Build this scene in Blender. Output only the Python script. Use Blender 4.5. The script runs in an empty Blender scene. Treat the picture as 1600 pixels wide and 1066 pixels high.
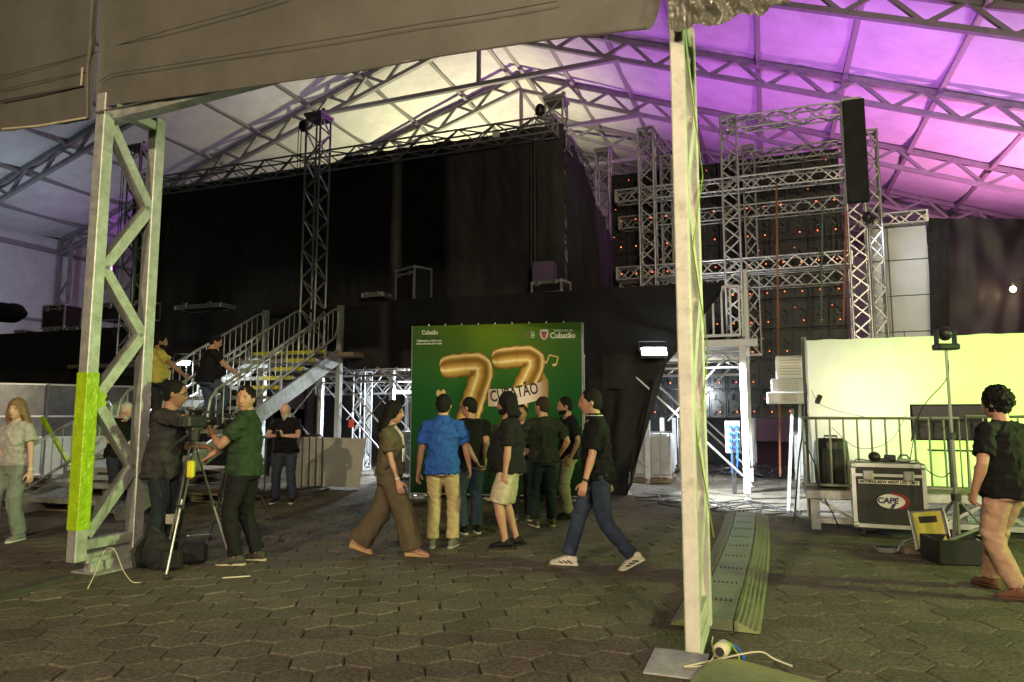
import bpy, bmesh, math, random
from mathutils import Vector, Matrix, noise
random.seed(7)
S = bpy.context.scene
C = S.collection
R = math.radians
V = Vector

# ------------------------------------------------------------------ camera, world, exposure
FPX = 1080.0                                   # focal length in pixels of a 1600 px wide frame
PITCH = math.atan(117 / FPX)
CAM = V((0, 0, 1.5))
cd = bpy.data.cameras.new('camera'); cd.lens = 36 * FPX / 1600; cd.sensor_width = 36
cd.clip_start = 0.05; cd.clip_end = 500
co = bpy.data.objects.new('camera', cd); C.objects.link(co)
co.location = CAM; co.rotation_euler = (math.pi / 2 + PITCH, 0, 0)
S.camera = co
w = bpy.data.worlds.new('World'); S.world = w; w.use_nodes = True
nt = w.node_tree
sky = nt.nodes.new('ShaderNodeTexSky'); sky.sky_type = 'NISHITA'; sky.sun_disc = False
sky.sun_elevation = R(-4); sky.sun_rotation = R(200)
bg = nt.nodes['Background']; bg.inputs['Strength'].default_value = 0.05
nt.links.new(sky.outputs[0], bg.inputs['Color'])
S.view_settings.view_transform = 'Standard'; S.view_settings.look = 'None'
S.view_settings.exposure = 1.0; S.view_settings.gamma = 1.0; S.view_settings.use_curve_mapping = False
S.render.engine = 'CYCLES'
S.cycles.use_denoising = True
S.cycles.max_bounces = 6; S.cycles.diffuse_bounces = 3; S.cycles.glossy_bounces = 3
S.cycles.transmission_bounces = 4; S.cycles.transparent_max_bounces = 8
S.cycles.caustics_reflective = False; S.cycles.caustics_refractive = False
S.cycles.sample_clamp_indirect = 4.0

# ------------------------------------------------------------------ the tent's own axes: u along the gable, v into the tent
ANG = R(20.3)
EU = V((math.cos(ANG), -math.sin(ANG), 0)); EV = V((math.sin(ANG), math.cos(ANG), 0)); EZ = V((0, 0, 1))
def W(u, v, z=0.0): return EU * u + EV * v + EZ * z
_F = V((0, math.cos(PITCH), math.sin(PITCH))); _U = V((0, -math.sin(PITCH), math.cos(PITCH))); _R = V((1, 0, 0))
def ray(px, py): return _F + _R * ((px - 800) / FPX) + _U * ((533 - py) / FPX)
def PD(px, py, D): d = ray(px, py); return CAM + d * (D / d.y)
def PV(px, py, v): d = ray(px, py); return CAM + d * (v / d.dot(EV))
def PU(px, py, u): d = ray(px, py); return CAM + d * (u / d.dot(EU))
def PZ(px, py, z=0.0): d = ray(px, py); return CAM + d * ((z - CAM.z) / d.z)
def uv(p): return p.dot(EU), p.dot(EV)
def proj(p):
    q = p - CAM; k = q.dot(_F)
    if k < 0.1: return (-9999, -9999)
    return (800 + FPX * q.dot(_R) / k, 533 - FPX * q.dot(_U) / k)

# ------------------------------------------------------------------ materials
def mat(name, col, rough=0.6, metal=0.0, var=0.18, vscale=6.0, bump=0.0, bscale=40.0, emit=None, estr=0.0, col2=None,
        spec=0.5, trans=0.0, wear=None, wscale=3.0, wamt=0.5, sheen=0.0):
    m = bpy.data.materials.new(name); m.use_nodes = True
    t = m.node_tree; b = t.nodes['Principled BSDF']; L = t.links.new
    b.inputs['Roughness'].default_value = rough; b.inputs['Metallic'].default_value = metal
    b.inputs['Specular IOR Level'].default_value = spec
    if sheen: b.inputs['Sheen Weight'].default_value = sheen
    tc = t.nodes.new('ShaderNodeTexCoord')
    c2 = col2 if col2 else tuple(min(1, x * (1 + var)) for x in col)
    c1 = col if col2 else tuple(x * (1 - var) for x in col)
    nz = t.nodes.new('ShaderNodeTexNoise'); nz.inputs['Scale'].default_value = vscale; nz.inputs['Detail'].default_value = 6
    nz.inputs['Roughness'].default_value = 0.65
    L(tc.outputs['Object'], nz.inputs['Vector'])
    rp = t.nodes.new('ShaderNodeValToRGB'); rp.color_ramp.elements[0].position = 0.3; rp.color_ramp.elements[1].position = 0.7
    rp.color_ramp.elements[0].color = (*c1, 1); rp.color_ramp.elements[1].color = (*c2, 1)
    L(nz.outputs['Fac'], rp.inputs['Fac'])
    out = rp.outputs['Color']
    if wear:
        n2 = t.nodes.new('ShaderNodeTexNoise'); n2.inputs['Scale'].default_value = wscale; n2.inputs['Detail'].default_value = 9
        n2.inputs['Roughness'].default_value = 0.75
        L(tc.outputs['Object'], n2.inputs['Vector'])
        r2 = t.nodes.new('ShaderNodeValToRGB'); r2.color_ramp.elements[0].position = 0.52; r2.color_ramp.elements[1].position = 0.72
        r2.color_ramp.elements[0].color = (0, 0, 0, 1); r2.color_ramp.elements[1].color = (wamt, wamt, wamt, 1)
        L(n2.outputs['Fac'], r2.inputs['Fac'])
        mx = t.nodes.new('ShaderNodeMix'); mx.data_type = 'RGBA'
        L(r2.outputs['Color'], mx.inputs[0]); L(out, mx.inputs[6]); mx.inputs[7].default_value = (*wear, 1)
        out = mx.outputs[2]
    L(out, b.inputs['Base Color'])
    if bump:
        n3 = t.nodes.new('ShaderNodeTexNoise'); n3.inputs['Scale'].default_value = bscale; n3.inputs['Detail'].default_value = 5
        L(tc.outputs['Object'], n3.inputs['Vector'])
        bp = t.nodes.new('ShaderNodeBump'); bp.inputs['Strength'].default_value = bump; bp.inputs['Distance'].default_value = 0.02
        L(n3.outputs['Fac'], bp.inputs['Height']); L(bp.outputs['Normal'], b.inputs['Normal'])
    if emit:
        b.inputs['Emission Color'].default_value = (*emit, 1); b.inputs['Emission Strength'].default_value = estr
    if trans:
        tr = t.nodes.new('ShaderNodeBsdfTranslucent'); L(out, tr.inputs['Color'])
        mxs = t.nodes.new('ShaderNodeMixShader'); mxs.inputs[0].default_value = trans
        o = t.nodes['Material Output']
        L(b.outputs[0], mxs.inputs[1]); L(tr.outputs[0], mxs.inputs[2]); L(mxs.outputs[0], o.inputs['Surface'])
    return m

M = {}
M['galv'] = mat('galvanised_steel', (0.42, 0.43, 0.41), 0.5, 0.55, 0.25, 9, 0.08, 60, wear=(0.16, 0.13, 0.10), wscale=7, wamt=0.7)
M['painted'] = mat('pale_painted_steel', (0.55, 0.54, 0.47), 0.5, 0.0, 0.14, 7, 0.08, 40, wear=(0.22, 0.17, 0.11), wscale=9, wamt=0.6)
M['alu'] = mat('aluminium', (0.54, 0.54, 0.55), 0.42, 0.7, 0.15, 12)
M['aludark'] = mat('dull_aluminium', (0.34, 0.34, 0.34), 0.45, 0.6, 0.2, 10)
M['frame'] = mat('tent_frame_steel', (0.25, 0.245, 0.24), 0.6, 0.3, 0.25, 4, wear=(0.18, 0.09, 0.06), wscale=2, wamt=0.5)
M['canvas'] = mat('white_tent_canvas', (0.66, 0.66, 0.64), 0.7, 0, 0.12, 1.1, 0.35, 2.2, trans=0.15, wear=(0.36, 0.34, 0.30), wscale=0.5, wamt=0.45)
M['tarp'] = mat('grey_fascia_canvas', (0.098, 0.092, 0.080), 0.5, 0, 0.2, 1.6, 0.5, 3.5, wear=(0.07, 0.065, 0.055), wscale=1.4, wamt=0.7)
M['blackcloth'] = mat('black_cloth', (0.019, 0.019, 0.020), 0.85, 0, 0.35, 3, 0.2, 12, spec=0.2)
M['mask'] = mat('black_stage_mask', (0.032, 0.031, 0.032), 0.75, 0, 0.4, 0.8, 0.5, 2.0, spec=0.3)
M['blackplastic'] = mat('black_plastic', (0.018, 0.018, 0.02), 0.4, 0, 0.25, 20)
M['rubber'] = mat('black_rubber', (0.02, 0.02, 0.02), 0.8, 0, 0.25, 20)
M['caseply'] = mat('black_case_laminate', (0.014, 0.014, 0.015), 0.6, 0, 0.3, 14, 0.1, 80, wear=(0.06, 0.06, 0.06), wscale=12, wamt=0.5)
M['wood'] = mat('grey_wood', (0.20, 0.155, 0.105), 0.8, 0, 0.35, 4, 0.3, 30, wear=(0.08, 0.06, 0.045), wscale=5, wamt=0.7)
M['yellow'] = mat('yellow_paint', (0.55, 0.50, 0.02), 0.55, 0, 0.15, 9)
M['lime'] = mat('lime_tape', (0.30, 0.46, 0.012), 0.3, 0, 0.2, 9, 0.8, 14)
M['orange'] = mat('orange_webbing', (0.22, 0.07, 0.025), 0.7, 0, 0.2, 9)
M['white'] = mat('white_paint', (0.72, 0.73, 0.74), 0.45, 0, 0.08, 9)
M['whitepanel'] = mat('white_panel', (0.52, 0.53, 0.55), 0.6, 0, 0.08, 2)
M['darksteel'] = mat('dark_steel', (0.06, 0.06, 0.06), 0.45, 0.6, 0.3, 10)
M['cable'] = mat('black_cable', (0.012, 0.012, 0.012), 0.5, 0, 0.2, 10)
M['string'] = mat('pale_string', (0.55, 0.50, 0.38), 0.8, 0, 0.1, 20)
M['red'] = mat('red_paint', (0.55, 0.03, 0.03), 0.5)
M['blue'] = mat('blue_plastic', (0.03, 0.12, 0.55), 0.4)
M['whitelamp'] = mat('white_lamp_glow', (0.9, 0.95, 1), 0.4, emit=(0.85, 0.95, 1.0), estr=22)
M['purplelamp'] = mat('purple_lamp_glow', (0.9, 0.5, 1), 0.4, emit=(0.75, 0.12, 1.0), estr=14)
M['redled'] = mat('red_led_glow', (0.9, 0.1, 0.05), 0.4, emit=(1.0, 0.13, 0.04), estr=4.0)
M['warmlamp'] = mat('warm_lamp_glow', (1, 0.8, 0.5), 0.4, emit=(1.0, 0.72, 0.35), estr=12)

# ------------------------------------------------------------------ mesh building
INV = {}
class MB:
    def __init__(s): s.v = []; s.f = []; s.mi = []
    def _add(s, vs, fs, mi=0):
        k = len(s.v); s.v += [tuple(p) for p in vs]; s.f += [tuple(k + i for i in f) for f in fs]; s.mi += [mi] * len(fs)
        return s
    def box(s, c, size, rot=None, mi=0):
        a, b, d = (x / 2 for x in size); c = V(c)
        p = [V((x, y, z)) for x in (-a, a) for y in (-b, b) for z in (-d, d)]
        if rot is not None: p = [rot @ q for q in p]
        return s._add([c + q for q in p], [(0, 1, 3, 2), (4, 6, 7, 5), (0, 4, 5, 1), (2, 3, 7, 6), (0, 2, 6, 4), (1, 5, 7, 3)], mi)
    def bbox(s, c, size, bev=0.01, rot=None, mi=0):           # box with chamfered edges
        a, b, d = (x / 2 for x in size); c = V(c); e = min(bev, a * .9, b * .9, d * .9)
        bm = bmesh.new(); bmesh.ops.create_cube(bm, size=1)
        for q in bm.verts: q.co = V((q.co.x * 2 * a, q.co.y * 2 * b, q.co.z * 2 * d))
        bmesh.ops.bevel(bm, geom=bm.edges[:], offset=e, segments=1, affect='EDGES')
        bm.verts.index_update()
        vs = [c + ((rot @ q.co) if rot is not None else q.co) for q in bm.verts]
        fs = [[q.index for q in f.verts] for f in bm.faces]; bm.free()
        return s._add(vs, fs, mi)
    def bar(s, p0, p1, w_, h=None, up=None, mi=0):
        p0, p1 = V(p0), V(p1); h = h or w_
        d = (p1 - p0); L_ = d.length; d.normalize()
        u_ = V(up) if up is not None else (EZ if abs(d.z) < 0.95 else EV)
        x = d.cross(u_).normalized(); y = x.cross(d).normalized()
        rot = Matrix((x, d, y)).transposed()
        return s.box((p0 + p1) / 2, (w_, L_, h), rot, mi)
    def tube(s, pts, r, seg=8, cap=True, mi=0):
        pts = [V(p) for p in pts]; n = len(pts); rs = r if isinstance(r, (list, tuple)) else [r] * n
        secs = []; prev = None
        for i, p in enumerate(pts):
            d = (pts[min(i + 1, n - 1)] - pts[max(i - 1, 0)])
            if d.length < 1e-9: d = V((0, 0, 1))
            d.normalize()
            if prev is None:
                a = d.cross(V((0, 0, 1)) if abs(d.z) < 0.9 else V((0, 1, 0))).normalized()
            else:
                a = prev - d * prev.dot(d)
                a = a.normalized() if a.length > 1e-6 else d.orthogonal().normalized()
            prev = a; b = d.cross(a)
            secs.append((p, rs[i], rs[i], a, b))
        return s.loft(secs, seg, cap, mi)
    def loft(s, secs, seg=14, cap=True, mi=0):
        vs = []; fs = []
        for (c, rx, ry, ax, ay) in secs:
            for k in range(seg):
                t = 2 * math.pi * k / seg
                vs.append(V(c) + V(ax) * (rx * math.cos(t)) + V(ay) * (ry * math.sin(t)))
        for i in range(len(secs) - 1):
            for k in range(seg):
                k2 = (k + 1) % seg
                fs.append((i * seg + k, i * seg + k2, (i + 1) * seg + k2, (i + 1) * seg + k))
        if cap:
            fs.append(tuple(range(seg - 1, -1, -1))); q = (len(secs) - 1) * seg; fs.append(tuple(q + k for k in range(seg)))
        return s._add(vs, fs, mi)
    def ell(s, c, r, rot=None, nu=14, nv=10, mi=0):
        c = V(c); vs = []; fs = []
        for j in range(nv + 1):
            ph = math.pi * j / nv
            for i in range(nu):
                t = 2 * math.pi * i / nu
                q = V((r[0] * math.sin(ph) * math.cos(t), r[1] * math.sin(ph) * math.sin(t), r[2] * math.cos(ph)))
                vs.append(c + (rot @ q if rot is not None else q))
        for j in range(nv):
            for i in range(nu):
                i2 = (i + 1) % nu
                if j == 0: fs.append((i, (j + 1) * nu + i, (j + 1) * nu + i2))
                elif j == nv - 1: fs.append((j * nu + i, (j + 1) * nu + i, j * nu + i2))
                else: fs.append((j * nu + i, (j + 1) * nu + i, (j + 1) * nu + i2, j * nu + i2))
        return s._add(vs, fs, mi)
    def cyl(s, p0, p1, r, seg=12, mi=0): return s.tube([p0, p1], r, seg, True, mi)
    def prism(s, pts, d, mi=0):                                # polygon pts extruded by d
        n = len(pts); d = V(d); a = [V(p) for p in pts]; b = [p + d for p in a]
        fs = [tuple(range(n)), tuple(range(2 * n - 1, n - 1, -1))] + [(i, n + i, n + (i + 1) % n, (i + 1) % n) for i in range(n)]
        return s._add(a + b, fs, mi)
    def grid(s, fn, nu, nv, mi=0):
        vs = [fn(i / nu, j / nv) for j in range(nv + 1) for i in range(nu + 1)]
        fs = [(j * (nu + 1) + i, j * (nu + 1) + i + 1, (j + 1) * (nu + 1) + i + 1, (j + 1) * (nu + 1) + i) for j in range(nv) for i in range(nu)]
        return s._add(vs, fs, mi)
    def mesh(s, name, mats, smooth=False):
        me = bpy.data.meshes.new(name); me.from_pydata(s.v, [], s.f)
        ms = mats if isinstance(mats, (list, tuple)) else [mats]
        for m_ in ms: me.materials.append(M[m_] if isinstance(m_, str) else m_)
        if len(ms) > 1: me.polygons.foreach_set('material_index', s.mi)
        bm = bmesh.new(); bm.from_mesh(me); bmesh.ops.recalc_face_normals(bm, faces=bm.faces[:]); bm.to_mesh(me); bm.free()
        if smooth: me.polygons.foreach_set('use_smooth', [True] * len(me.polygons))
        return me
    def build(s, name, mats, parent=None, smooth=False, local=False):
        return link(name, s.mesh(name, mats, smooth), parent, None, local)

def link(name, me, parent=None, basis=None, local=False):
    o = bpy.data.objects.new(name, me); C.objects.link(o)
    if basis is not None: o.matrix_basis = basis
    if parent is not None:
        o.parent = parent
        if not local: o.matrix_parent_inverse = INV.get(parent.name, Matrix())
    if basis is not None: INV[o.name] = basis.inverted()
    return o
def tag(o, label, cat, group=None, kind=None):
    if label: o['label'] = label
    if cat: o['category'] = cat
    if group: o['group'] = group
    if kind: o['kind'] = kind
    return o
def thing(name, label, cat, loc=(0, 0, 0), rotz=0.0, group=None):
    o = bpy.data.objects.new(name, None); C.objects.link(o); o.empty_display_size = 0.1
    o.location = loc; o.rotation_euler = (0, 0, rotz)
    INV[o.name] = (Matrix.Translation(V(loc)) @ Matrix.Rotation(rotz, 4, 'Z')).inverted()
    return tag(o, label, cat, group)
def copy_tree(o, parent=None):
    c = o.copy(); C.objects.link(c)
    if parent is not None: c.parent = parent
    for ch in list(o.children): copy_tree(ch, c)
    return c
def structure(o): o['kind'] = 'structure'; return o

_unit = {}
def unit_mesh(kind, m_):
    k = (kind, m_)
    if k not in _unit:
        b = MB()
        if kind == 'box': b.box((0, 0, 0), (1, 1, 1))
        else: b.tube([(0, -.5, 0), (0, .5, 0)], 0.5, 8)
        _unit[k] = b.mesh(m_ + '_' + kind, m_, kind != 'box')
    return _unit[k]
def barobj(name, p0, p1, w_, h, m_, parent, kind='box', up=None):
    p0, p1 = V(p0), V(p1); d = p1 - p0; L_ = d.length; d.normalize()
    u_ = V(up) if up is not None else (EZ if abs(d.z) < 0.95 else EV)
    x = d.cross(u_).normalized(); y = x.cross(d).normalized()
    m3 = Matrix((x * w_, d * L_, y * h)).transposed().to_4x4(); m3.translation = (p0 + p1) / 2
    return link(name, unit_mesh(kind, m_), parent, m3)
def light(name, kind, loc, energy, col, parent=None, target=None, size=0.3, spot=60, blend=0.6):
    d = bpy.data.lights.new(name, kind); d.energy = energy; d.color = col
    if kind == 'AREA': d.size = size
    elif kind == 'SUN': d.angle = size
    else: d.shadow_soft_size = size
    if kind == 'SPOT': d.spot_size = R(spot); d.spot_blend = blend
    o = bpy.data.objects.new(name, d); C.objects.link(o)
    mt = Matrix.Translation(V(loc))
    if target is not None: mt = mt @ (V(target) - V(loc)).to_track_quat('-Z', 'Y').to_matrix().to_4x4()
    o.matrix_basis = mt
    if parent is not None: o.parent = parent; o.matrix_parent_inverse = INV.get(parent.name, Matrix())
    return o
_fonts = {}
def text_mesh(txt, size, extrude=0.001, align='CENTER', shear=0.0, offset=0.0):
    cu = bpy.data.curves.new('lettering', 'FONT'); cu.body = txt; cu.size = size; cu.extrude = extrude; cu.align_x = align; cu.align_y = 'CENTER'
    cu.shear = shear; cu.offset = offset; cu.resolution_u = 3
    o = bpy.data.objects.new('lettering', cu); C.objects.link(o)
    bpy.context.view_layer.update()
    me = bpy.data.meshes.new_from_object(o.evaluated_get(bpy.context.evaluated_depsgraph_get()))
    bpy.data.objects.remove(o); return me
def frame(origin, x, y):                                     # matrix with local x, y, and z = x cross y
    x = V(x).normalized(); z = x.cross(V(y)).normalized(); y = z.cross(x)
    m_ = Matrix((x, y, z)).transposed().to_4x4(); m_.translation = V(origin); return m_
def text(txt, origin, x, y, size, m_, parent, name='lettering', sx=1.0, fit=None, **k):
    me = text_mesh(txt, size, **k)
    if fit: xs = [q.co.x for q in me.vertices]; sx = fit / (max(xs) - min(xs))
    me.materials.clear(); me.materials.append(M[m_])
    return link(name, me, parent, frame(origin, x, y) @ Matrix.Diagonal((sx, 1, 1, 1)))
# ------------------------------------------------------------------ lamps of the place, and added ones
def lamp_post(loc, target, label, energy, col, spot, hh=7.6, soft=.12):
    t = thing('street_lamp', label, 'lamp', loc)
    b = MB(); b.tube([V(loc), V(loc) + V((0, 0, hh))], [0.09, 0.05], 10); b.build('post', 'galv', t, True)
    h = V(loc) + V((0, 0, hh + .1)); b = MB(); b.bbox(h, (0.5, 0.28, 0.12), 0.03); b.build('lamp_head', 'darksteel', t)
    b = MB(); b.bbox(h - V((0, 0, .075)), (0.4, 0.2, 0.03), 0.01); b.build('lens', 'warmlamp', t)
    light('lamp_light', 'SPOT', h - V((0, 0, .12)), energy, col, t, target, soft, spot, 0.7)
    return t
lamp_post((-7.0, -9.5, 0), (2.6, 7.5, 0), 'street lamp standing behind the camera to the left', 10500, (1.0, 0.79, 0.49), 80)
lamp_post((4.5, -11.0, 0), (0, 8, 0), 'street lamp standing behind the camera to the right', 6000, (1.0, 0.80, 0.52), 110)
lamp_post((1.6, -8.0, 0), (-1.5, 14, 2.0), 'low added lamp straight behind the camera, lighting banner and skirt', 2000, (1.0, 0.84, 0.60), 115, 3.9, .7)  # added lamp, reaches banner, skirt and mask below the fascia hem

def wash(loc, target, col, energy, label, spot=90, group=None, m_='blackplastic', soft=0.15):
    t = thing('wash_light', label, 'stage light', loc, 0, group)
    l = V(loc); d = (V(target) - l).normalized(); b = MB()
    b.tube([l - d * .22, l - d * .2, l - d * .02], [.07, .11, .12], 14); b.build('housing', m_, t, True)
    b = MB(); x = d.orthogonal().normalized()
    b.tube([l + x * .14, l + x * .14 - d * .25, l - x * .14 - d * .25, l - x * .14], .012, 6); b.build('yoke', m_, t)
    light('beam', 'SPOT', l + d * 0.03, energy, col, t, target, soft, spot, 0.9)
    return t
# purple washes on the right slope, cream work light under the ridge, cool white on the left
PUR = (0.63, 0.15, 0.97)
wash(W(1.5, 20.5, 6.2), W(3, 23.0, 11.5), PUR, 1150, 'purple wash light high on the truss behind the screen wall', 150)
wash(W(-5, 27, 7.0), W(-4.0, 27.0, 14.0), PUR, 900, 'purple wash light behind the black mask pointing at the ridge', 140)
wash(W(8, 27, 5.0), W(6.5, 27, 11.0), (1.0, 0.30, 0.74), 2000, 'pink wash light behind the white panel wall', 150)
wash(W(10, 19.5, 4.6), W(8, 19.5, 9.5), (0.82, 0.62, 0.86), 750, 'pale purple wash light at the far right of the tent', 150)
wash(W(-12, 30.5, 8.6), W(-13.5, 29.5, 15), (0.98, 0.94, 0.52), 2700, 'cream work light behind the black mask under the ridge', 150)
wash(W(-14, 20, 8.6), W(-19, 21, 13), (0.66, 0.58, 0.70), 460, 'dim violet wash light on top of the black mask', 150)
wash(W(-26, 17, 5.5), W(-30, 18, 9), (0.62, 0.74, 0.92), 420, 'cool white wash light near the left tent wall', 160)
wash(W(8.2, 7.2, 3.2), W(-6.2, 5.2, 2.2), (0.76, 1.0, 0.38), 1700, 'green wash light on a stand right of the green booth', 34)
wash(W(8.2, 7.6, 2.6), W(3, 6.5, 0.3), (0.60, 1.0, 0.20), 1100, 'second green wash light low on the same stand right of the booth', 100)
wash(W(-1.2, 14.9, 3.3), W(.2, 17.2, 6.6), (.95, .96, 1.0), 95, 'added white light on the platform brightening the screen scaffold', 110)  # added only to brighten the scaffold trusses

wash(W(2.25, 16.35, 5.7), W(4.6, 18.2, 4.2), (.92, .95, 1.0), 60, 'added white light on the scaffold brightening the white panel wall', 110)  # added fixture, brightens the otherwise dark panel wall

# ------------------------------------------------------------------ ground and pavers
g = MB()
g.grid(lambda a, b: V((-80 + 160 * a, -30 + 130 * b, -0.03)), 8, 8)
M['soil'] = mat('dark_asphalt', (0.028, 0.024, 0.019), 0.9, 0, 0.35, 0.7, 0.4, 18, wear=(0.09, 0.08, 0.065), wscale=1.5, wamt=0.5)
ground = structure(g.build('ground', 'soil'))
def paver_mat(name, per_object):
    m = bpy.data.materials.new(name); m.use_nodes = True; t = m.node_tree; L = t.links.new; b = t.nodes['Principled BSDF']
    b.inputs['Roughness'].default_value = 0.88; b.inputs['Specular IOR Level'].default_value = 0.25
    if per_object:
        i = t.nodes.new('ShaderNodeObjectInfo'); fac = i.outputs['Random']
    else:
        i = t.nodes.new('ShaderNodeAttribute'); i.attribute_name = 'tone'; fac = i.outputs['Fac']
    geo = t.nodes.new('ShaderNodeNewGeometry')
    rp = t.nodes.new('ShaderNodeValToRGB'); rp.color_ramp.elements[0].color = (0.092, 0.080, 0.061, 1); rp.color_ramp.elements[1].color = (0.128, 0.112, 0.087, 1)
    L(fac, rp.inputs['Fac'])
    n1 = t.nodes.new('ShaderNodeTexNoise'); n1.inputs['Scale'].default_value = 34; n1.inputs['Detail'].default_value = 6; n1.inputs['Roughness'].default_value = .8
    L(geo.outputs['Position'], n1.inputs['Vector'])
    n2 = t.nodes.new('ShaderNodeTexNoise'); n2.inputs['Scale'].default_value = 1.1; n2.inputs['Detail'].default_value = 7; n2.inputs['Roughness'].default_value = .7
    L(geo.outputs['Position'], n2.inputs['Vector'])
    r1 = t.nodes.new('ShaderNodeMapRange'); r1.inputs[1].default_value = .3; r1.inputs[2].default_value = .7; r1.inputs[3].default_value = .1; r1.inputs[4].default_value = 2.0
    L(n1.outputs['Fac'], r1.inputs[0])
    r2 = t.nodes.new('ShaderNodeMapRange'); r2.inputs[1].default_value = .3; r2.inputs[2].default_value = .7; r2.inputs[3].default_value = .78; r2.inputs[4].default_value = 1.2
    L(n2.outputs['Fac'], r2.inputs[0])
    mu = t.nodes.new('ShaderNodeMath'); mu.operation = 'MULTIPLY'; L(r1.outputs[0], mu.inputs[0]); L(r2.outputs[0], mu.inputs[1])
    vm = t.nodes.new('ShaderNodeVectorMath'); vm.operation = 'SCALE'; L(rp.outputs['Color'], vm.inputs[0]); L(mu.outputs[0], vm.inputs['Scale'])
    n4 = t.nodes.new('ShaderNodeTexNoise'); n4.inputs['Scale'].default_value = 3.3; n4.inputs['Detail'].default_value = 10; n4.inputs['Roughness'].default_value = .8
    L(geo.outputs['Position'], n4.inputs['Vector'])
    r4 = t.nodes.new('ShaderNodeMapRange'); r4.inputs[1].default_value = .60; r4.inputs[2].default_value = .74; r4.inputs[3].default_value = 0; r4.inputs[4].default_value = .45
    L(n4.outputs['Fac'], r4.inputs[0])
    mx = t.nodes.new('ShaderNodeMix'); mx.data_type = 'RGBA'; L(r4.outputs[0], mx.inputs[0]); L(vm.outputs[0], mx.inputs[6]); mx.inputs[7].default_value = (0.24, 0.22, 0.18, 1)
    L(mx.outputs[2], b.inputs['Base Color'])
    bp = t.nodes.new('ShaderNodeBump'); bp.inputs['Strength'].default_value = 1.0; bp.inputs['Distance'].default_value = .012
    L(n1.outputs['Fac'], bp.inputs['Height']); L(bp.outputs['Normal'], b.inputs['Normal'])
    return m
M['paver1'] = paver_mat('hexagonal_paver_single', True); M['paverN'] = paver_mat('hexagonal_paver_field', False)
HX = 0.325                                                   # flat-to-flat width
hr = HX / math.sqrt(3)
rotp = Matrix.Rotation(R(9), 3, 'Z')
def hex_geo(b, mtx):
    rings = [(hr * 0.990, -0.03), (hr * 0.984, -0.005), (hr * 0.945, 0.0)]
    vs = []; fs = []
    for (r_, z) in rings:
        for k in range(6):
            a = R(30 + 60 * k); vs.append(mtx @ V((r_ * math.sin(a + R(30)), r_ * math.cos(a + R(30)), z)))
    for i in range(2):
        for k in range(6): fs.append((i * 6 + k, i * 6 + (k + 1) % 6, (i + 1) * 6 + (k + 1) % 6, (i + 1) * 6 + k))
    fs.append(tuple(12 + k for k in range(6)))
    b._add(vs, fs)
cells = []
for j in range(-4, 76):
    for i in range(-60, 61):
        q = rotp @ V(((i + (j % 2) * .5) * HX, 1.5 + j * hr * 1.5, 0))
        if not (2.2 < q.y < 21): continue
        px, py = proj(q)
        if -140 < px < 1740 and py < 1180: cells.append((q, px, py))
cells.sort(key=lambda c: (0 if (0 < c[1] < 1600 and c[2] < 1066) else 1, c[0].y))
hexm = MB(); hex_geo(hexm, Matrix()); hexme = hexm.mesh('paver', 'paver1')
rest = MB(); tones = []
for k, (q, px, py) in enumerate(cells):
    mt = Matrix.Translation(q + V((0, 0, random.uniform(-.005, .003)))) @ rotp.to_4x4() @ Matrix.Rotation(R(random.gauss(0, .45)), 4, 'X') @ Matrix.Rotation(R(random.gauss(0, .45)), 4, 'Y') @ Matrix.Rotation(R(random.uniform(-1.8, 1.8)), 4, 'Z') @ Matrix.Scale(random.uniform(.955, 1.012), 4)
    if k < 300: link('paver', hexme, ground, mt)
    else:
        n0 = len(rest.v); hex_geo(rest, mt); tones += [random.random()] * (len(rest.v) - n0)
ro = rest.build('paver_field', 'paverN', ground); ro['kind'] = 'stuff'
at = ro.data.attributes.new('tone', 'FLOAT', 'POINT'); at.data.foreach_set('value', tones)

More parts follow.
